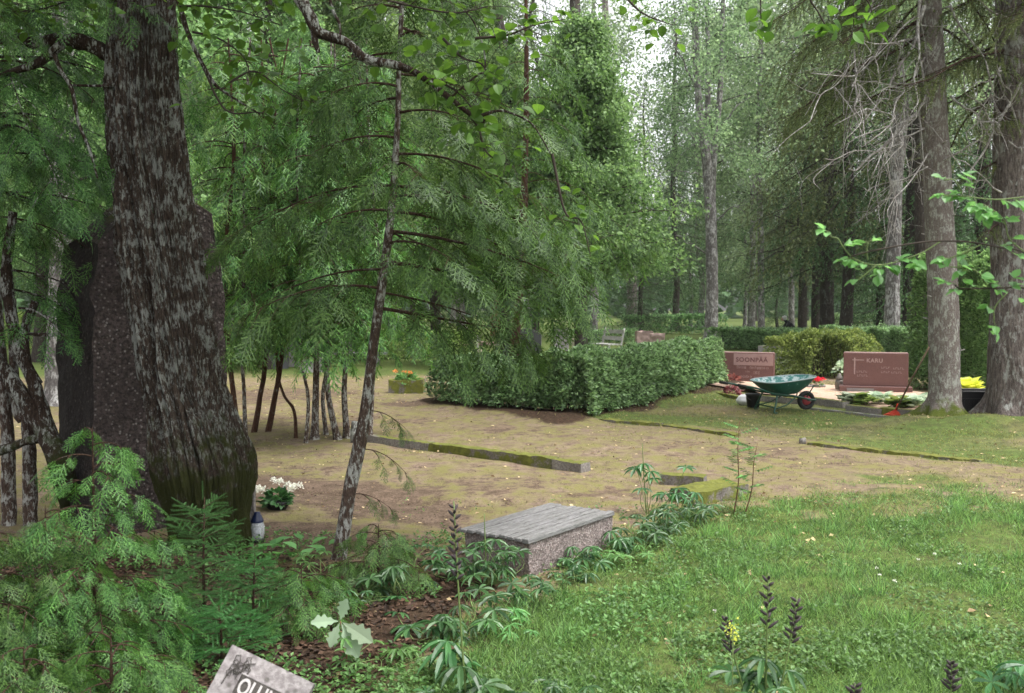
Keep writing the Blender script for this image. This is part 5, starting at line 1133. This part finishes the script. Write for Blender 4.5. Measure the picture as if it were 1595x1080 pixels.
# ---- shared far-tree pieces
def protos():
    out={}
    def mk(nm,fn,mat,wm='darkbark'):
        w_=MB();l_=MB(); fn(w_,l_); a=w_.build('branches',M[wm]); b=l_.build('foliage',M[mat]); C.objects.unlink(a); C.objects.unlink(b); out[nm]=(a.data,b.data)
        bpy.data.objects.remove(a); bpy.data.objects.remove(b)
    ax=[A([0,0,0]),A([.1,.1,24.])]
    mk('spruce1',lambda w,l:spruce_crown(w,l,ax,1.2,22,lambda t:2.9*(1-t)**.75+.25,120,.62,STRANDL,.38,.1,.035,.42),'spruce')
    mk('spruce2',lambda w,l:spruce_crown(w,l,ax,3.0,21,lambda t:3.3*(1-t)**.8+.3,100,.75,STRANDL,.5,.05,.035,.42),'spruce')
    mk('olive',lambda w,l:spruce_crown(w,l,ax,4.8,20,lambda t:3.0*(1-t)**.6+.3,84,.9,STRANDL,.80,.05,.03,.40,hang=1.5),'olive')
    mk('birch',lambda w,l:broad_crown(w,l,ax,2.5,21,lambda t:3.4*math.sin(PI*min(1,.15+t*.8))**.6,52,.13,85,sp=.30,hang=.8),'birch')
    mk('birch2',lambda w,l:broad_crown(w,l,ax,4.2,22,lambda t:3.6*math.sin(PI*min(1,.12+t*.8))**.6,46,.15,85,sp=.36,hang=.9),'birch')
    mk('bright',lambda w,l:broad_crown(w,l,ax,3.0,17,lambda t:3.3*math.sin(PI*min(1,.2+t*.78))**.6,54,.15,90,sp=.26,hang=.3),'bright')
    mk('cone',lambda w,l:broad_crown(w,l,ax,1.9,7.4,lambda t:1.7*(1-t)**.8+.12,110,.085,70,sp=.12,hang=.1,droop=.2,rise=.35,sub=8),'bright')
    return out
PR=protos()
trmesh={}
def trunk_mesh(mat,r):
    k=(mat,r)
    if k not in trmesh:
        mb=MB(); g=np.random.default_rng(len(trmesh)); pts=[A([g.normal()*.12*i**.5,g.normal()*.12*i**.5,i*3.2-.1]) for i in range(8)]; bark_tube(mb,pts,[r*1.2,r,r*.93,r*.85,r*.75,r*.6,r*.4,r*.1],16,.35,5,6,flare=(.5,.35)); o=mb.build('trunk',M[mat]); trmesh[k]=o.data; bpy.data.objects.remove(o)
    return trmesh[k]
def forest_tree(name,x,y,label,kind,mat,r,s=1.0,group=None,rz=None,cat='tree',sz=None):
    z=HZ(x,y); root=empty(name,(x,y,z),label,cat,group,rng.random()*6.3 if rz is None else rz); root.scale=(s,s,sz or s)
    for nm,me in (('trunk',trunk_mesh(mat,r)),('branches',PR[kind][0]),('foliage',PR[kind][1])):
        o=bpy.data.objects.new(nm,me); C.objects.link(o); o.parent=root
    return root
def FT(px,py,name,label,kind,mat,r,s=1.0,**k):
    p=gp(px,py); return forest_tree(name,p[0],p[1],label,kind,mat,r,s,**k)
# individually visible ones
def FD(px,y,*a,**k): return forest_tree(a[0],(px-797.5)/F*y,y,*a[1:],**k)
b=GG(984,518); d=float(b[1]); root,o=trunk_tree('bent_trunk_tree','tall trunk bending left at mid height beyond the clipped hedge, left of the forked birch',[b-A([0,0,.1]),at(984,440,d),at(975,350,d),at(965,290,d),at(962,230,d),at(948,160,d),at(944,60,d),at(942,-60,d),at(940,-200,d)],[.34,.29,.27,.27,.25,.24,.2,.17,.1],'pinebark',24,fs=4)
mb=MB()
for i,(a,b_,r0) in enumerate([((965,290),(1010,230),.05),((960,220),(1010,150),.05),((945,100),(990,40),.05),((975,350),(1020,330),.04),((948,150),(900,90),.05)]): dead_branch(mb,at(*a,d)-o,at(*b_,d-.8)-o,r0,.015,4,130+i,-.06)
mb.build('limbs',M['darkbark'],root)
b=GG(1390,530); d=26.0; b=at(1390,540,d); b[2]=HZ(b[0],b[1]); root,o=trunk_tree('grey_trunk_tree','straight pale grey trunk rising behind the wide dark gravestone and leafy hedge',[b-A([0,0,.1]),at(1390,460,d),at(1394,330,d),at(1397,240,d),at(1400,130,d),at(1392,0,d),at(1388,-200,d)],[.23,.19,.175,.17,.15,.12,.06],'birchbark',28,fs=7,stems=[([at(1394,330,d),at(1404,250,d),at(1412,180,d),at(1430,90,d)],[.10,.09,.07,.03])])
lv=MB();wood=MB(); broad_crown(wood,lv,[A([0,0,0]),A([.2,0,16.])],6.5,15,lambda t:3.0,24,.11,95,sp=.3,hang=.6); wood.build('branches',M['darkbark'],root); lv.build('foliage',M['birch'],root)
d=25.0; b=at(1440,560,d); b[2]=HZ(b[0],b[1]); root,o=trunk_tree('dark_trunk_tree','dark purple brown trunk half hidden behind the tall lichened spruce',[b-A([0,0,.1]),at(1438,430,d),at(1437,300,d),at(1436,100,d),at(1436,-300,d)],[.24,.21,.20,.18,.1],'darkbark',20,fs=6)
d=36.0; b=at(1289,520,d); b[2]=HZ(b[0],b[1]); root,o=trunk_tree('dark_limbed_tree','dark trunk with bare arching limbs standing beyond the yellowish shrub',[b-A([0,0,.1]),at(1288,440,d),at(1290,360,d),at(1291,250,d),at(1292,60,d),at(1292,-100,d)],[.28,.24,.2,.18,.14,.08],'darkbark',20,fs=5)
mb=MB()
for i,(a,b_,r0,sg) in enumerate([((1282,402),(1192,405),.07,-.12),((1284,370),(1230,350),.06,-.08),((1285,350),(1195,330),.05,.1),((1290,400),(1330,380),.05,-.1),((1290,330),(1340,310),.05,-.1)]): dead_branch(mb,at(*a,d)-o,at(*b_,d-.5)-o,r0,.02,3,160+i,sg)
mb.build('limbs',M['darkbark'],root)
lv=MB();wood=MB(); spruce_crown(wood,lv,[A([0,0,0]),A([0,0,15.])],3.0,13,lambda t:3.4*(1-t)+.6,64,.6,STRANDL,.5,.05,.035,.42); wood.build('branches',M['darkbark'],root); lv.build('needles',M['spruce'],root)
for (x,y,d,r_,lab) in ((1186,515,44,.14,'thin pale trunk standing right of the forked birch beyond the dark clipped hedge'),(1233,512,50,.14,'thin pale trunk rising behind the kneeling person'),(925,520,48,.16,'slim grey trunk beyond the garden bench')):
    b=at(x,y,d); b[2]=HZ(b[0],b[1]); root,o=trunk_tree('thin_birch',lab,[b-A([0,0,.1]),at(x-1,y-120,d),at(x-4,y-260,d),at(x-2,y-400,d),at(x,y-560,d)],[r_*1.2,r_,r_*.9,r_*.8,r_*.5],'birchbark',14,fs=5)
    lv=MB();wood=MB(); broad_crown(wood,lv,[A([0,0,0]),A([.2,0,18.])],5.5,17,lambda t:2.4,22,.14,70,sp=.35,hang=.7); wood.build('branches',M['darkbark'],root); lv.build('foliage',M['birch'],root)
b=at(773,520,50); b[2]=0; root,o=trunk_tree('orange_pine','tall pine with orange upper bark rising behind the slim leaning tree',[b-A([0,0,.1]),at(776,300,50),at(774,150,50),at(772,0,50),at(770,-150,50)],[.30,.24,.22,.2,.15],'redbark',18,fs=5)
b=at(556,520,46); b[2]=0; trunk_tree('orange_pine','pinkish pine trunk seen at the top left of the slim leaning tree',[b-A([0,0,.1]),at(556,300,46),at(552,150,46),at(540,0,46),at(538,-150,46)],[.30,.24,.22,.2,.15],'redbark',18,fs=5)
FD(905,23.5,'cone_tree','dense bright green cone shaped tree between the drooping evergreen and the bent trunk','cone','darkbark',.12,1.15,sz=1.12)
FD(790,25.5,'cone_tree','bright green leafy tree glimpsed through the sprays of the slim leaning tree','cone','darkbark',.12,1.1)
FD(1000,52,'spruce','dark full skirted spruce just right of the bent trunk','spruce1','darkbark',.2,.62)
FD(1050,58,'spruce','grey green spruce between the bent trunk and the forked birch','spruce2','darkbark',.2,.9)
FD(1212,56,'spruce','small bright spruce between the two thin pale trunks','spruce1','darkbark',.18,.45)
FD(1375,36,'spruce','large dark spruce behind the wide red gravestone','spruce1','darkbark',.24,.85)
FD(1420,31,'spruce','large dark spruce filling the gap left of the tall lichened spruce','spruce2','darkbark',.24,.9)
FD(1530,30,'spruce','dark spruce between the two big trunks at right','spruce1','darkbark',.24,.9)
FD(1250,44,'olive_spruce','loose olive green spruce with hanging twigs beyond the kneeling person','olive','darkbark',.2,.9)
FD(1315,33,'olive_spruce','drooping olive green spruce behind the yellowish shrub','olive','darkbark',.2,.95)
FD(1170,62,'birch','airy pale birch right of the forked birch','birch','birchbark',.2,1.0)
FD(1090,68,'birch','airy pale birch left of the forked birch','birch2','birchbark',.2,1.0)
FD(420,24,'leafy_tree','bright leafy tree behind the evergreen row, above the white bag on a post','bright','darkbark',.2,.62)
FD(560,28,'leafy_tree','bright leafy tree behind the slim leaning tree','bright','darkbark',.2,.7)
FD(680,33,'leafy_tree','bright leafy tree beyond the end of the mossy planter','bright','darkbark',.2,.8)
FD(300,27,'birch','birch with pale leaves right above the granite boulder','birch','birchbark',.2,.8)
FD(60,27,'leafy_tree','bright leafy tree beyond the pale trunk at far left','bright','darkbark',.2,.8)
FD(160,33,'spruce','dark spruce hidden behind the granite boulder','spruce1','darkbark',.2,.8)
# the wood behind, trees that nothing tells apart
labs={'spruce1':'dark green spruce in the crowded wood behind the graves','spruce2':'dark green spruce in the crowded wood behind the graves','birch':'pale green birch in the crowded wood behind the graves','birch2':'pale green birch in the crowded wood behind the graves','bright':'bright leafy tree in the crowded wood behind the graves','olive':'olive green spruce in the crowded wood behind the graves'}
g2=np.random.default_rng(21)
def wood_tree(px,y,k,s):
    nm={'spruce1':'spruce','spruce2':'spruce','birch':'birch','birch2':'birch','bright':'leafy_tree','olive':'olive_spruce'}[k]
    forest_tree(nm,(px-797.5)/F*y,y,labs[k],k,'birchbark' if 'birch' in k else 'darkbark',[.16,.2,.24][g2.integers(0,3)],s,group=nm.replace('_',' ')+'s in the wood behind')
px=-60
while px<1680:
    for y0,y1 in ((40,52),(58,72),(78,98)):
        y=y0+(y1-y0)*g2.random(); q=px+g2.normal()*22; gap=850<q<1180
        pool=['birch','birch2','birch','spruce2','olive'] if gap else (['bright','birch','bright','birch2','spruce2'] if q<850 else ['spruce1','spruce2','olive','birch'])
        k=pool[g2.integers(0,len(pool))]; s=(.75+.3*g2.random())*(.74 if gap and y0<70 else 1)
        if gap and y0<50: continue
        if gap and g2.random()<.25: continue
        wood_tree(q,y,k,s)
    px+=112
# far-off wood
mb=MB(); n=30000; a=(g2.random(n)*2.2-1.1); rr_=112+40*g2.random(n); x=np.sin(a)*rr_; y=np.cos(a)*rr_; hgt=9+4*fbm(np.stack([a*40,a*0,a*0],-1),3,5); z=g2.random(n)**.8*hgt
place(mb,QL,np.stack([x,y,z],-1),g2.normal(size=(n,3)),g2.normal(size=(n,3)),1.1+.8*g2.random(n)); o=mb.build('far_woodland',M['spruce']); tag(o,'far off woodland closing the view behind all the trees','woodland',kind='stuff')
# far low hedges and graves rows
hedge('low_far_hedge',[HP(985,521),HP(1060,520),HP(1110,521)],1.2,.95,5000,'low dark hedge far off between the bent trunk and the forked birch','hedge',.14,.08,6)
hedge('low_far_hedge',[HP(1290,523),HP(1370,524),HP(1440,526)],1.2,1.0,5000,'low dark hedge far off behind the straight pale grey trunk','hedge',.14,.08,6)
hedge('low_far_hedge',[HP(360,570),HP(420,566),HP(520,566)],.8,.5,6000,'low yellow green hedge behind the evergreen row of stems','hedgeyel',.08,.1,6)
hedge('low_far_hedge',[HP(560,560),HP(640,556),HP(720,556)],.9,.7,8000,'low hedge behind the mossy planter','hedgeyel',.08,.15,6)
hedge('low_far_hedge',[HP(0,545),HP(60,545),HP(110,545)],1.0,1.2,5000,'yellow green hedge at the far left beyond the lawn','hedgeyel',.10,.15,6)
hedge('low_far_hedge',[HP(880,538),HP(905,536),HP(975,536)],.8,.5,4000,'low hedge around the garden bench','hedge',.10,.15,6)
# =================== rose twigs close by on the right
def rosetwigs():
    dd=2.9; o=at(1700,520,dd); root=empty('rose_bush',(o[0],dd,0),'leafy green rose twigs reaching in from the right edge in front of the big trunks','shrub'); o=A([o[0],dd,0])
    st=MB(); gs=MB(); lv=MB(); 
    st.tube(smooth([A([0,0,0]),at(1690,900,dd)-o,at(1680,600,dd)-o,at(1640,450,dd)-o,at(1595,392,dd)-o],6),np.linspace(.008,.0035,25),6)
    dk=[[(1640,430),(1595,394),(1560,386),(1515,378),(1490,376),(1455,376),(1420,380),(1385,386),(1350,393),(1325,400)],[(1640,460),(1595,449),(1550,449),(1500,450),(1487,444)]]
    gr=[[(1465,376),(1440,392),(1415,402),(1390,410),(1360,413),(1330,403),(1314,386),(1305,372),(1296,370)],[(1650,300),(1595,307),(1550,311),(1500,306),(1470,305)],[(1500,306),(1493,290),(1485,280),(1470,281)],[(1595,392),(1572,372),(1565,345),(1550,330),(1530,318)],[(1540,450),(1524,425),(1505,418),(1480,416)],[(1570,455),(1550,478),(1548,500)],[(1365,413),(1345,430),(1335,438)],[(1352,405),(1350,390),(1352,378)],[(1530,380),(1500,395),(1480,402)]]
    for p in dk: st.tube(smooth(ap(p,dd),5)-o,.0028,5)
    for p in gr: gs.tube(smooth(ap(p,dd),5)-o,.002,5)
    r=np.random.default_rng(4); pos=[];dr=[];sc_=[]
    def comp(c,ang,n,s):
        c=at(*c,dd)-o; ax=A([math.cos(ang),r.normal()*.3,math.sin(ang)]); ax=ax/np.linalg.norm(ax); L=s*n*.55; gs.tube([c,c+ax*L*.5+UP*.004,c+ax*L],[.0012,.001,.0008],3,cap=False); q=A([-ax[2],.4,ax[0]])
        for i in range(n):
            u=(i+1)/n
            for sg in (1,-1): pos.append(c+ax*L*u*.92); dr.append(ax*.5+A([0,sg*.9,.25*sg])+r.normal(size=3)*.2); sc_.append(s*(.8+.4*r.random()))
        pos.append(c+ax*L); dr.append(ax+r.normal(size=3)*.1); sc_.append(s*1.1)
    for (c,a) in [((1296,370),2.4),((1310,385),.2),((1330,403),3.3),((1352,378),.3),((1352,378),2.9),((1340,432),3.6),((1345,425),2.6),((1368,412),-.3),((1385,409),-.6),((1372,412),-1.9),((1400,406),.1),((1410,403),-.5),((1350,412),3.2),((1393,409),.5),((1438,415),3.3),((1480,416),2.9),((1490,417),.2),((1505,418),3.8),((1520,425),-.4),((1530,318),3.4),((1520,312),3.0),((1505,307),3.3),((1500,306),2.6),((1485,305),3.1),((1520,310),-1.7),((1540,325),-.9),((1550,330),2.8),((1562,345),.3),((1540,320),-2.2),((1488,280),.4),((1475,280),2.9),((1495,290),.1),((1570,372),.1),((1566,350),2.7),((1575,394),-.3),((1595,393),-.4),((1560,386),.3),((1490,444),2.9),((1500,450),3.4),((1520,450),2.5),((1548,449),-.5),((1570,449),.3),((1590,449),.5),((1560,448),2.7),((1575,440),.9),((1548,500),-1.3),((1550,480),3.1),((1595,308),-.5),((1580,308),-.8),((1590,460),-.8),((1510,395),-2.9),((1485,402),3.3),((1535,330),-1.2),((1555,310),-.4)]:
        comp(c,a,r.integers(1,3),.033)
    n=len(pos); place(lv,LEAF,A(pos),A(dr),UP+r.normal(size=(n,3))*.35,A(sc_)); st.build('twigs',M['twig'],root); gs.build('green_shoots',M['stem'],root); lv.build('leaves',M['rose'],root)
rosetwigs()
# hanging bright leaves at the top right
o=at(1230,-150,4.6); root=empty('overhanging_branch',o,'thin branch with bright broad leaves hanging in at the top right','branch'); st=MB(); lv=MB()
for p in ([(1230,-150),(1255,-20),(1275,20),(1290,45),(1315,70)],[(1255,-20),(1320,-20),(1330,30),(1325,60)],[(1230,-150),(1190,-30),(1185,20),(1188,40)],[(1320,-20),(1350,0),(1360,25)]):
    Q=smooth(ap(p,4.6),6)-o; st.tube(Q,np.linspace(.006,.0015,len(Q)),5,cap=False); n=int(11); i=rng.integers(len(Q)//2,len(Q),n); place(lv,LEAFR,Q[i]+rng.normal(size=(n,3))*.04,rng.normal(size=(n,3))*A([1,1,.3])-UP*.4,UP+rng.normal(size=(n,3))*.4,.055+.03*rng.random(n))
st.build('twigs',M['twig'],root); lv.build('leaves',M['linden'],root)
# =================== lupines and weeds
def stemtube(mb,a,b,r,bend=.05):
    m=(A(a)+A(b))/2+A([rng.normal()*bend,rng.normal()*bend,0]); mb.tube(smooth([a,m,b],3),np.linspace(r,r*.6,7),5,cap=False)
def lupine(px,py,h,w,n,label,spikes=(),ls=.075,mat='lupine',dist=None):
    b=GG(px,py); root=empty('lupine',b,label,'plant'); st=MB(); lv=[]; 
    l=MB()
    for k in range(n):
        a=rng.random()*6.3; rr_=w*rng.random()**.5; zz=h*(.25+.75*rng.random())*(1-.35*(rr_/w)); p=A([math.cos(a)*rr_,math.sin(a)*rr_,zz]); stemtube(st,(p[0]*.15,p[1]*.15,0),p,.0028)
        dd=A([math.cos(a),math.sin(a),.1*rng.normal()]); up=UP+dd*.45+rng.normal(size=3)*.22; place(l,PALM[rng.integers(0,3)],[p],[dd],[up],[ls*(.7+.6*rng.random())])
    st.build('stems',M['stem'],root); l.build('leaves',M[mat],root)
    for (dx,dz,lean,pods) in spikes:
        s=MB(); s.tube(smooth([(dx*.3,0,0),(dx*.7,0,dz*.5),(dx,lean,dz)],4),np.linspace(.0045,.0025,9),6); 
        pd=MB()
        for i in range(pods):
            u=i/pods; z=dz*(.62+.36*u); a=i*2.4; c=A([dx*(.85+.15*u),0,z]); d_=A([math.cos(a),math.sin(a),.75]); d_=d_/np.linalg.norm(d_); L=.046*(1-.35*u)*(.8+.4*rng.random())
            pd.tube([c,c+d_*L*.3,c+d_*L*.7,c+d_*L],[.002,.0062,.0058,.0012],6)
        s.build('flower_stalk',M['stem'],root)
        if pods: pd.build('seed_pods',M['pod'],root)
    return root
lupine(760,915,.30,.24,26,'big clump of lupine leaves against the near end of the slatted bench',[(-.02,.42,.0,0)])
lupine(718,905,.26,.16,12,'lupine with dark leaves left of the bench corner')
lupine(735,985,.20,.22,12,'spreading lupine in the grass in front of the bench end')
lupine(880,900,.12,.14,10,'low lupine leaves at the foot of the rough bench side')
lupine(905,880,.17,.14,11,'lupine leaves growing up the middle of the rough bench side')
lupine(955,855,.15,.16,12,'lupine leaves at the far right end of the rough bench')
lupine(995,845,.22,.18,14,'dense lupine just right of the bench end')
lupine(1040,830,.24,.20,16,'dense lupine clump in front of the mossy kerb block')
lupine(1010,800,.52,.16,7,'tall thin lupine with drooping leaves right of the bench',[(-.05,.55,0,0)],ls=.085)
lupine(1055,800,.48,.15,7,'tall thin lupine with drooping leaves in front of the mossy kerb block',ls=.085)
lupine(1085,815,.20,.18,12,'lupine leaves beside the broken mossy slab')
lupine(975,870,.12,.18,10,'low bright lupine leaves spreading into the meadow','',.06,'lupinelight')
lupine(650,1000,.22,.16,7,'large leaved lupine left of the tall seed spike',ls=.10)
lupine(735,1105,.40,.05,2,'tall lupine stalk with a long dark seed spike in the centre foreground',[(-.07,.82,.0,26)],ls=.10)
lupine(700,1065,.20,.05,3,'lupine with one very large drooping leaf below the seed spike',ls=.13)
lupine(690,1130,.10,.30,16,'low lupine leaves along the bottom edge in the centre','',.08)
lupine(870,1120,.12,.25,12,'lupine leaves at the bottom edge right of the tall seed spike','',.08)
lupine(1190,1130,.26,.14,10,'lupine with three dark seed spikes at the bottom right',[(.01,.56,0,16),(.12,.47,0,18),(-.15,.40,0,16)],ls=.08)
lupine(1330,1175,.22,.08,3,'lupine seed spike cut by the bottom edge',[(0,.24,0,14)],ls=.06)
lupine(1480,1160,.22,.08,3,'dark lupine seed spike in the bottom right corner',[(0,.31,0,16)],ls=.06)
lupine(1585,1090,.22,.14,7,'lupine leaves at the right edge of the bottom',ls=.09)
lupine(560,940,.16,.22,12,'low lupine leaves around the foot of the slim leaning tree',ls=.06)
lupine(500,900,.14,.22,11,'low bright lupine leaves between the lantern and the foot of the slim leaning tree','',.055,'lupinelight')
lupine(620,930,.20,.22,14,'dark lupine leaves right of the foot of the slim leaning tree',ls=.075)
lupine(640,885,.18,.2,9,'small lupine behind the foot of the slim leaning tree',ls=.06)
lupine(600,1040,.12,.22,12,'low bright lupine leaves right of the oak seedling','',.055,'lupinelight')
lupine(800,985,.10,.16,9,'small bright lupine in the grass right of the bench clump','',.055,'lupinelight')
lupine(820,940,.16,.14,10,'lupine leaves in front of the near bench corner',ls=.07)
lupine(30,1120,.16,.2,6,'low lupine leaves in the dark bottom left',ls=.06)
# yellow flower
b=GG(1140,1150); root=empty('yellow_flower',b,'small yellow flower spray beside the left seed spike at bottom right','flower'); s=MB(); zt=float(at(1140,975,b[1])[2]-b[2]); s.tube([(0,0,0),(0,0,zt)],.002,5); s.build('stalk',M['stem'],root); f=MB(); n=60; place(f,QL,A([0,0,zt-.02])+rng.normal(size=(n,3))*A([.012,.012,.022]),rng.normal(size=(n,3)),rng.normal(size=(n,3)),.009+.004*rng.random(n)); f.build('petals',M['yellow'],root)
# mildewed oak seedling
def oak():
    b=GG(540,1045); d=float(b[1]); root=empty('oak_seedling',b,'oak seedling with big pale mildewed lobed leaves right of the leaning white gravestone','plant')
    t=np.linspace(0,1,64); w_=.25*np.sin(PI*t**1.35)**.75*(1+.22*np.sin(t*2*PI*4.2)); w_=np.maximum(w_*(.55+.6*t),.012); V=[]; 
    for y,ww in zip(t,w_): V+=[[-ww,y,abs(ww)*.25-.25*y*y],[0,y,-.25*y*y],[ww,y,abs(ww)*.25-.25*y*y]]
    T_=(A(V),[(gridf(64,3),0)]); c=at(530,968,d)-b; s=MB(); s.tube([(0,0,0),(.0,0,c[2]*.5),c],[.004,.003,.003],6); s.build('stem',M['brownstem'],root)
    for (px,py,L) in ((536,942,.09),(494,968,.11),(517,1000,.105),(570,992,.10),(553,1012,.09)):
        l=MB(); e=at(px,py,d-.04)-b; dd=e-c; l_=np.linalg.norm(dd); place(l,T_,[c+dd*.08],[dd+A([0,-.02,.01])],[A([0,-.8,.6])],[max(L,l_*1.15)]); l.build('leaf',M['oak'],root)
    l=MB(); place(l,PALM[0],[c+A([.02,-.03,-.06])],[A([1.,0,0])],[A([0,-.5,1.])],[.06]); l.build('young_leaves',M['lupinelight'],root)
oak()
# slender rowan saplings by the broken slab
def sapling(px,py,top,label,lean=0):
    b=GG(px,py); d=float(b[1]); e=at(top[0],top[1],d)-b; root=empty('sapling',b,label,'sapling'); s=MB(); P=smooth([(0,0,0),e*.35+A([.02,0,0]),e*.7,e],5); s.tube(P,np.linspace(.006,.0015,len(P)),5); l=MB()
    for k in range(10):
        u=.3+.68*k/10; p=zmix(P,u); a=rng.random()*6.3; dd=A([math.cos(a),math.sin(a),.35]); L=.12; s.tube([p,p+dd*L],[.001,.0008],3,cap=False)
        m=5; q=np.repeat(np.arange(1,m+1)/m,2)[:,None]; sd=np.cross(dd,UP)*np.tile([1,-1],m)[:,None]; place(l,LEAF,p+dd*L*q,sd+dd*.5-UP*.2,np.repeat(UP[None],2*m,0),.035+.01*rng.random(2*m))
    s.build('stem',M['brownstem'],root); l.build('leaves',M['herb'],root)
sapling(1143,800,(1152,655),'slender sapling with tiny leaflets at the broken mossy slab')
sapling(1160,800,(1180,690),'shorter leaning sapling beside the slender one at the broken slab')
sapling(1265,905,(1175,870),'thin bent grass green sapling in the meadow') if False else None
# broad leaved weeds beside the lantern
b=GG(470,870); root=empty('broadleaf_weed',b,'light green broad leaved weed between the glass lantern and the slim leaning tree','plant'); l=MB(); n=26; a=rng.random(n)*6.3; place(l,LEAF,rng.normal(size=(n,3))*A([.22,.12,.02])+A([0,0,.05]),np.stack([np.cos(a),np.sin(a),.4+.3*rng.random(n)],-1),np.repeat(UP[None],n,0),.07+.06*rng.random(n)); l.build('leaves',M['lupinelight'],root)
# =================== ground cover
def gscatter(n,x0,x1,y0,y1,wfn):
    x=x0+(x1-x0)*rng.random(n); y=y0+(y1-y0)*rng.random(n); w_=wfn(x,y); k=rng.random(n)<w_; x=x[k];y=y[k]; return np.stack([x,y,hump(x,y)-.004],-1)
def inview(p,m=.22): return (np.abs(p[:,0])<p[:,1]*(.532+m)+.2)
BL=T_blade(.014,.45); BL2=T_blade(.03,.5)
def cover(name,label,mat,T,P_,h,spread,width=None,cat='grass'):
    P_=P_[inview(P_)]; n=len(P_); mb=MB(); d=rng.normal(size=(n,3))*spread; d[:,2]=1; hh=h(P_)*(.5+.8*rng.random(n)); w_=hh if width is None else np.full(n,width)
    place(mb,T,P_,d,rng.normal(size=(n,3))*A([1,1,.1]),np.stack([w_,hh,hh],1)); o=mb.build(name,M[mat]); tag(o,label,cat,kind='stuff'); return n
gw=lambda x,y: zones(x,y)[0]
hN=lambda P_: .5+1.5*np.clip(fbm(P_*A([1.1,1.1,0]),3,77)*2-.6,0,1)
n1=cover('meadow_grass','long green grass of the meadow at the bottom right','grass',BL,gscatter(480000,-.8,6.2,2.6,8.6,lambda x,y:np.clip(gw(x,y)*1.1-.15,0,1)*np.clip((fbm(np.stack([x*2.2,y*2.2,0*x],-1),4,5)-.37)*5,.16,1)),lambda P_:.046*hN(P_),.85,.14)
tf=gscatter(260,-.2,5,2.8,8.0,lambda x,y:np.clip(gw(x,y),0,1)); tp=np.repeat(tf,42,0); tp=tp+rng.normal(size=tp.shape)*A([.035,.035,0])
cover('tall_grass_tufts','longer bright grass tufts sticking out of the meadow at the bottom right','grass',T_blade(.012,.4),tp,lambda P_:.10+0*P_[:,0],.45,.15)
n2=cover('lawn_turf','short yellowish turf around the path and in front of the gravestones','dry',BL2,gscatter(150000,-7,9,6.5,19,lambda x,y:np.clip(zones(x,y)[0]*.9+.05-zones(x,y)[1]*.4,0,1)),lambda P_:.030*(.6+.9*fbm(P_*2,3,3)),.6,.10)
n3=cover('path_moss_turf','thin green tufts over the bare mossy ground by the kerb','dry',BL2,gscatter(60000,-4,3.5,5.6,12,lambda x,y:np.clip(.9*(fbm(np.stack([x*1.5,y*2.2,0*x],-1),4,15)-.42)*4,0,.8)),lambda P_:.014+0*P_[:,0],.9,.05)
# small-leaved herbs
def herbs(name,label,mat,P_,s,h,cat='ground cover'):
    P_=P_[inview(P_)]; n=len(P_); k=4; Q=np.repeat(P_,k,0); a=rng.random(n*k)*6.3; d=np.stack([np.cos(a),np.sin(a),.25+.5*rng.random(n*k)],-1); Q=Q+A([0,0,1])*(h*rng.random(n*k))[:,None]+d*.008; mb=MB(); place(mb,QL,Q,d,UP+rng.normal(size=(n*k,3))*.3,s*(.6+.8*rng.random(n*k))); o=mb.build(name,M[mat]); tag(o,label,cat,kind='stuff')
herbs('meadow_herbs','small leaved herbs mixed into the meadow grass','herb',gscatter(46000,-.9,5,2.6,7.8,lambda x,y:np.where(y<4.6,1.2,.35)*np.clip(gw(x,y)+.15,0,1)*np.clip((fbm(np.stack([x*1.8,y*1.8,0*x],-1),3,33)-.42)*5,.03,1)),.021,.05)
herbs('shade_herbs','low herbs in the dark soil under the young evergreens','herb',gscatter(17000,-3.6,1.0,2.6,6.6,lambda x,y:.55*(fbm(np.stack([x*2.2,y*2.2,0*x],-1),3,34)>.52)),.024,.06)
# fallen leaves
def litter(name,label,mat,P_,s):
    P_=P_[inview(P_)]; n=len(P_); mb=MB(); P_=P_+A([0,0,.012]); place(mb,QL,P_,rng.normal(size=(n,3))*A([1,1,.15]),UP+rng.normal(size=(n,3))*.35,s*(.5+.9*rng.random(n))); o=mb.build(name,M[mat]); tag(o,label,'fallen leaves',kind='stuff')
litter('fallen_leaves','pale yellow fallen leaves scattered over the path and the bare ground','litter',gscatter(7000,-8,9,3,22,lambda x,y:.3+.7*(fbm(np.stack([x,y,0*x],-1),3,9)>.5)),.038)
litter('brown_leaf_litter','brown leaf litter under the young evergreens at bottom left','redlitter',gscatter(30000,-4,1.2,2.4,6.6,lambda x,y:np.clip(zones(x,y)[2],0,1)),.035)
litter('needle_litter','fine brown needle litter over the bare ground by the trunks','redlitter',gscatter(60000,-8,8,5.5,19,lambda x,y:np.clip(zones(x,y)[1]*.8+.12,0,1)*(fbm(np.stack([x*2,y*2,0*x],-1),3,44)>.5)),.016)
# white clover heads
for i,(px,py) in enumerate(((1494,888),(1393,916),(1370,905),(1430,880),(1365,893),(1455,870),(1113,955))):
    b=GG(px,py+14); root=empty('clover_flower',b,None,'flower','white flower heads in the meadow'); root['label']='tiny white flower head standing in the meadow grass at the bottom right'
    s=MB(); s.tube([(0,0,0),(0,0,.07)],.0012,4); s.build('stalk',M['stem'],root); f=MB(); blobs(f,(0,0,.07),.008,26,.007,QL,1); f.build('head',M['white'],root)
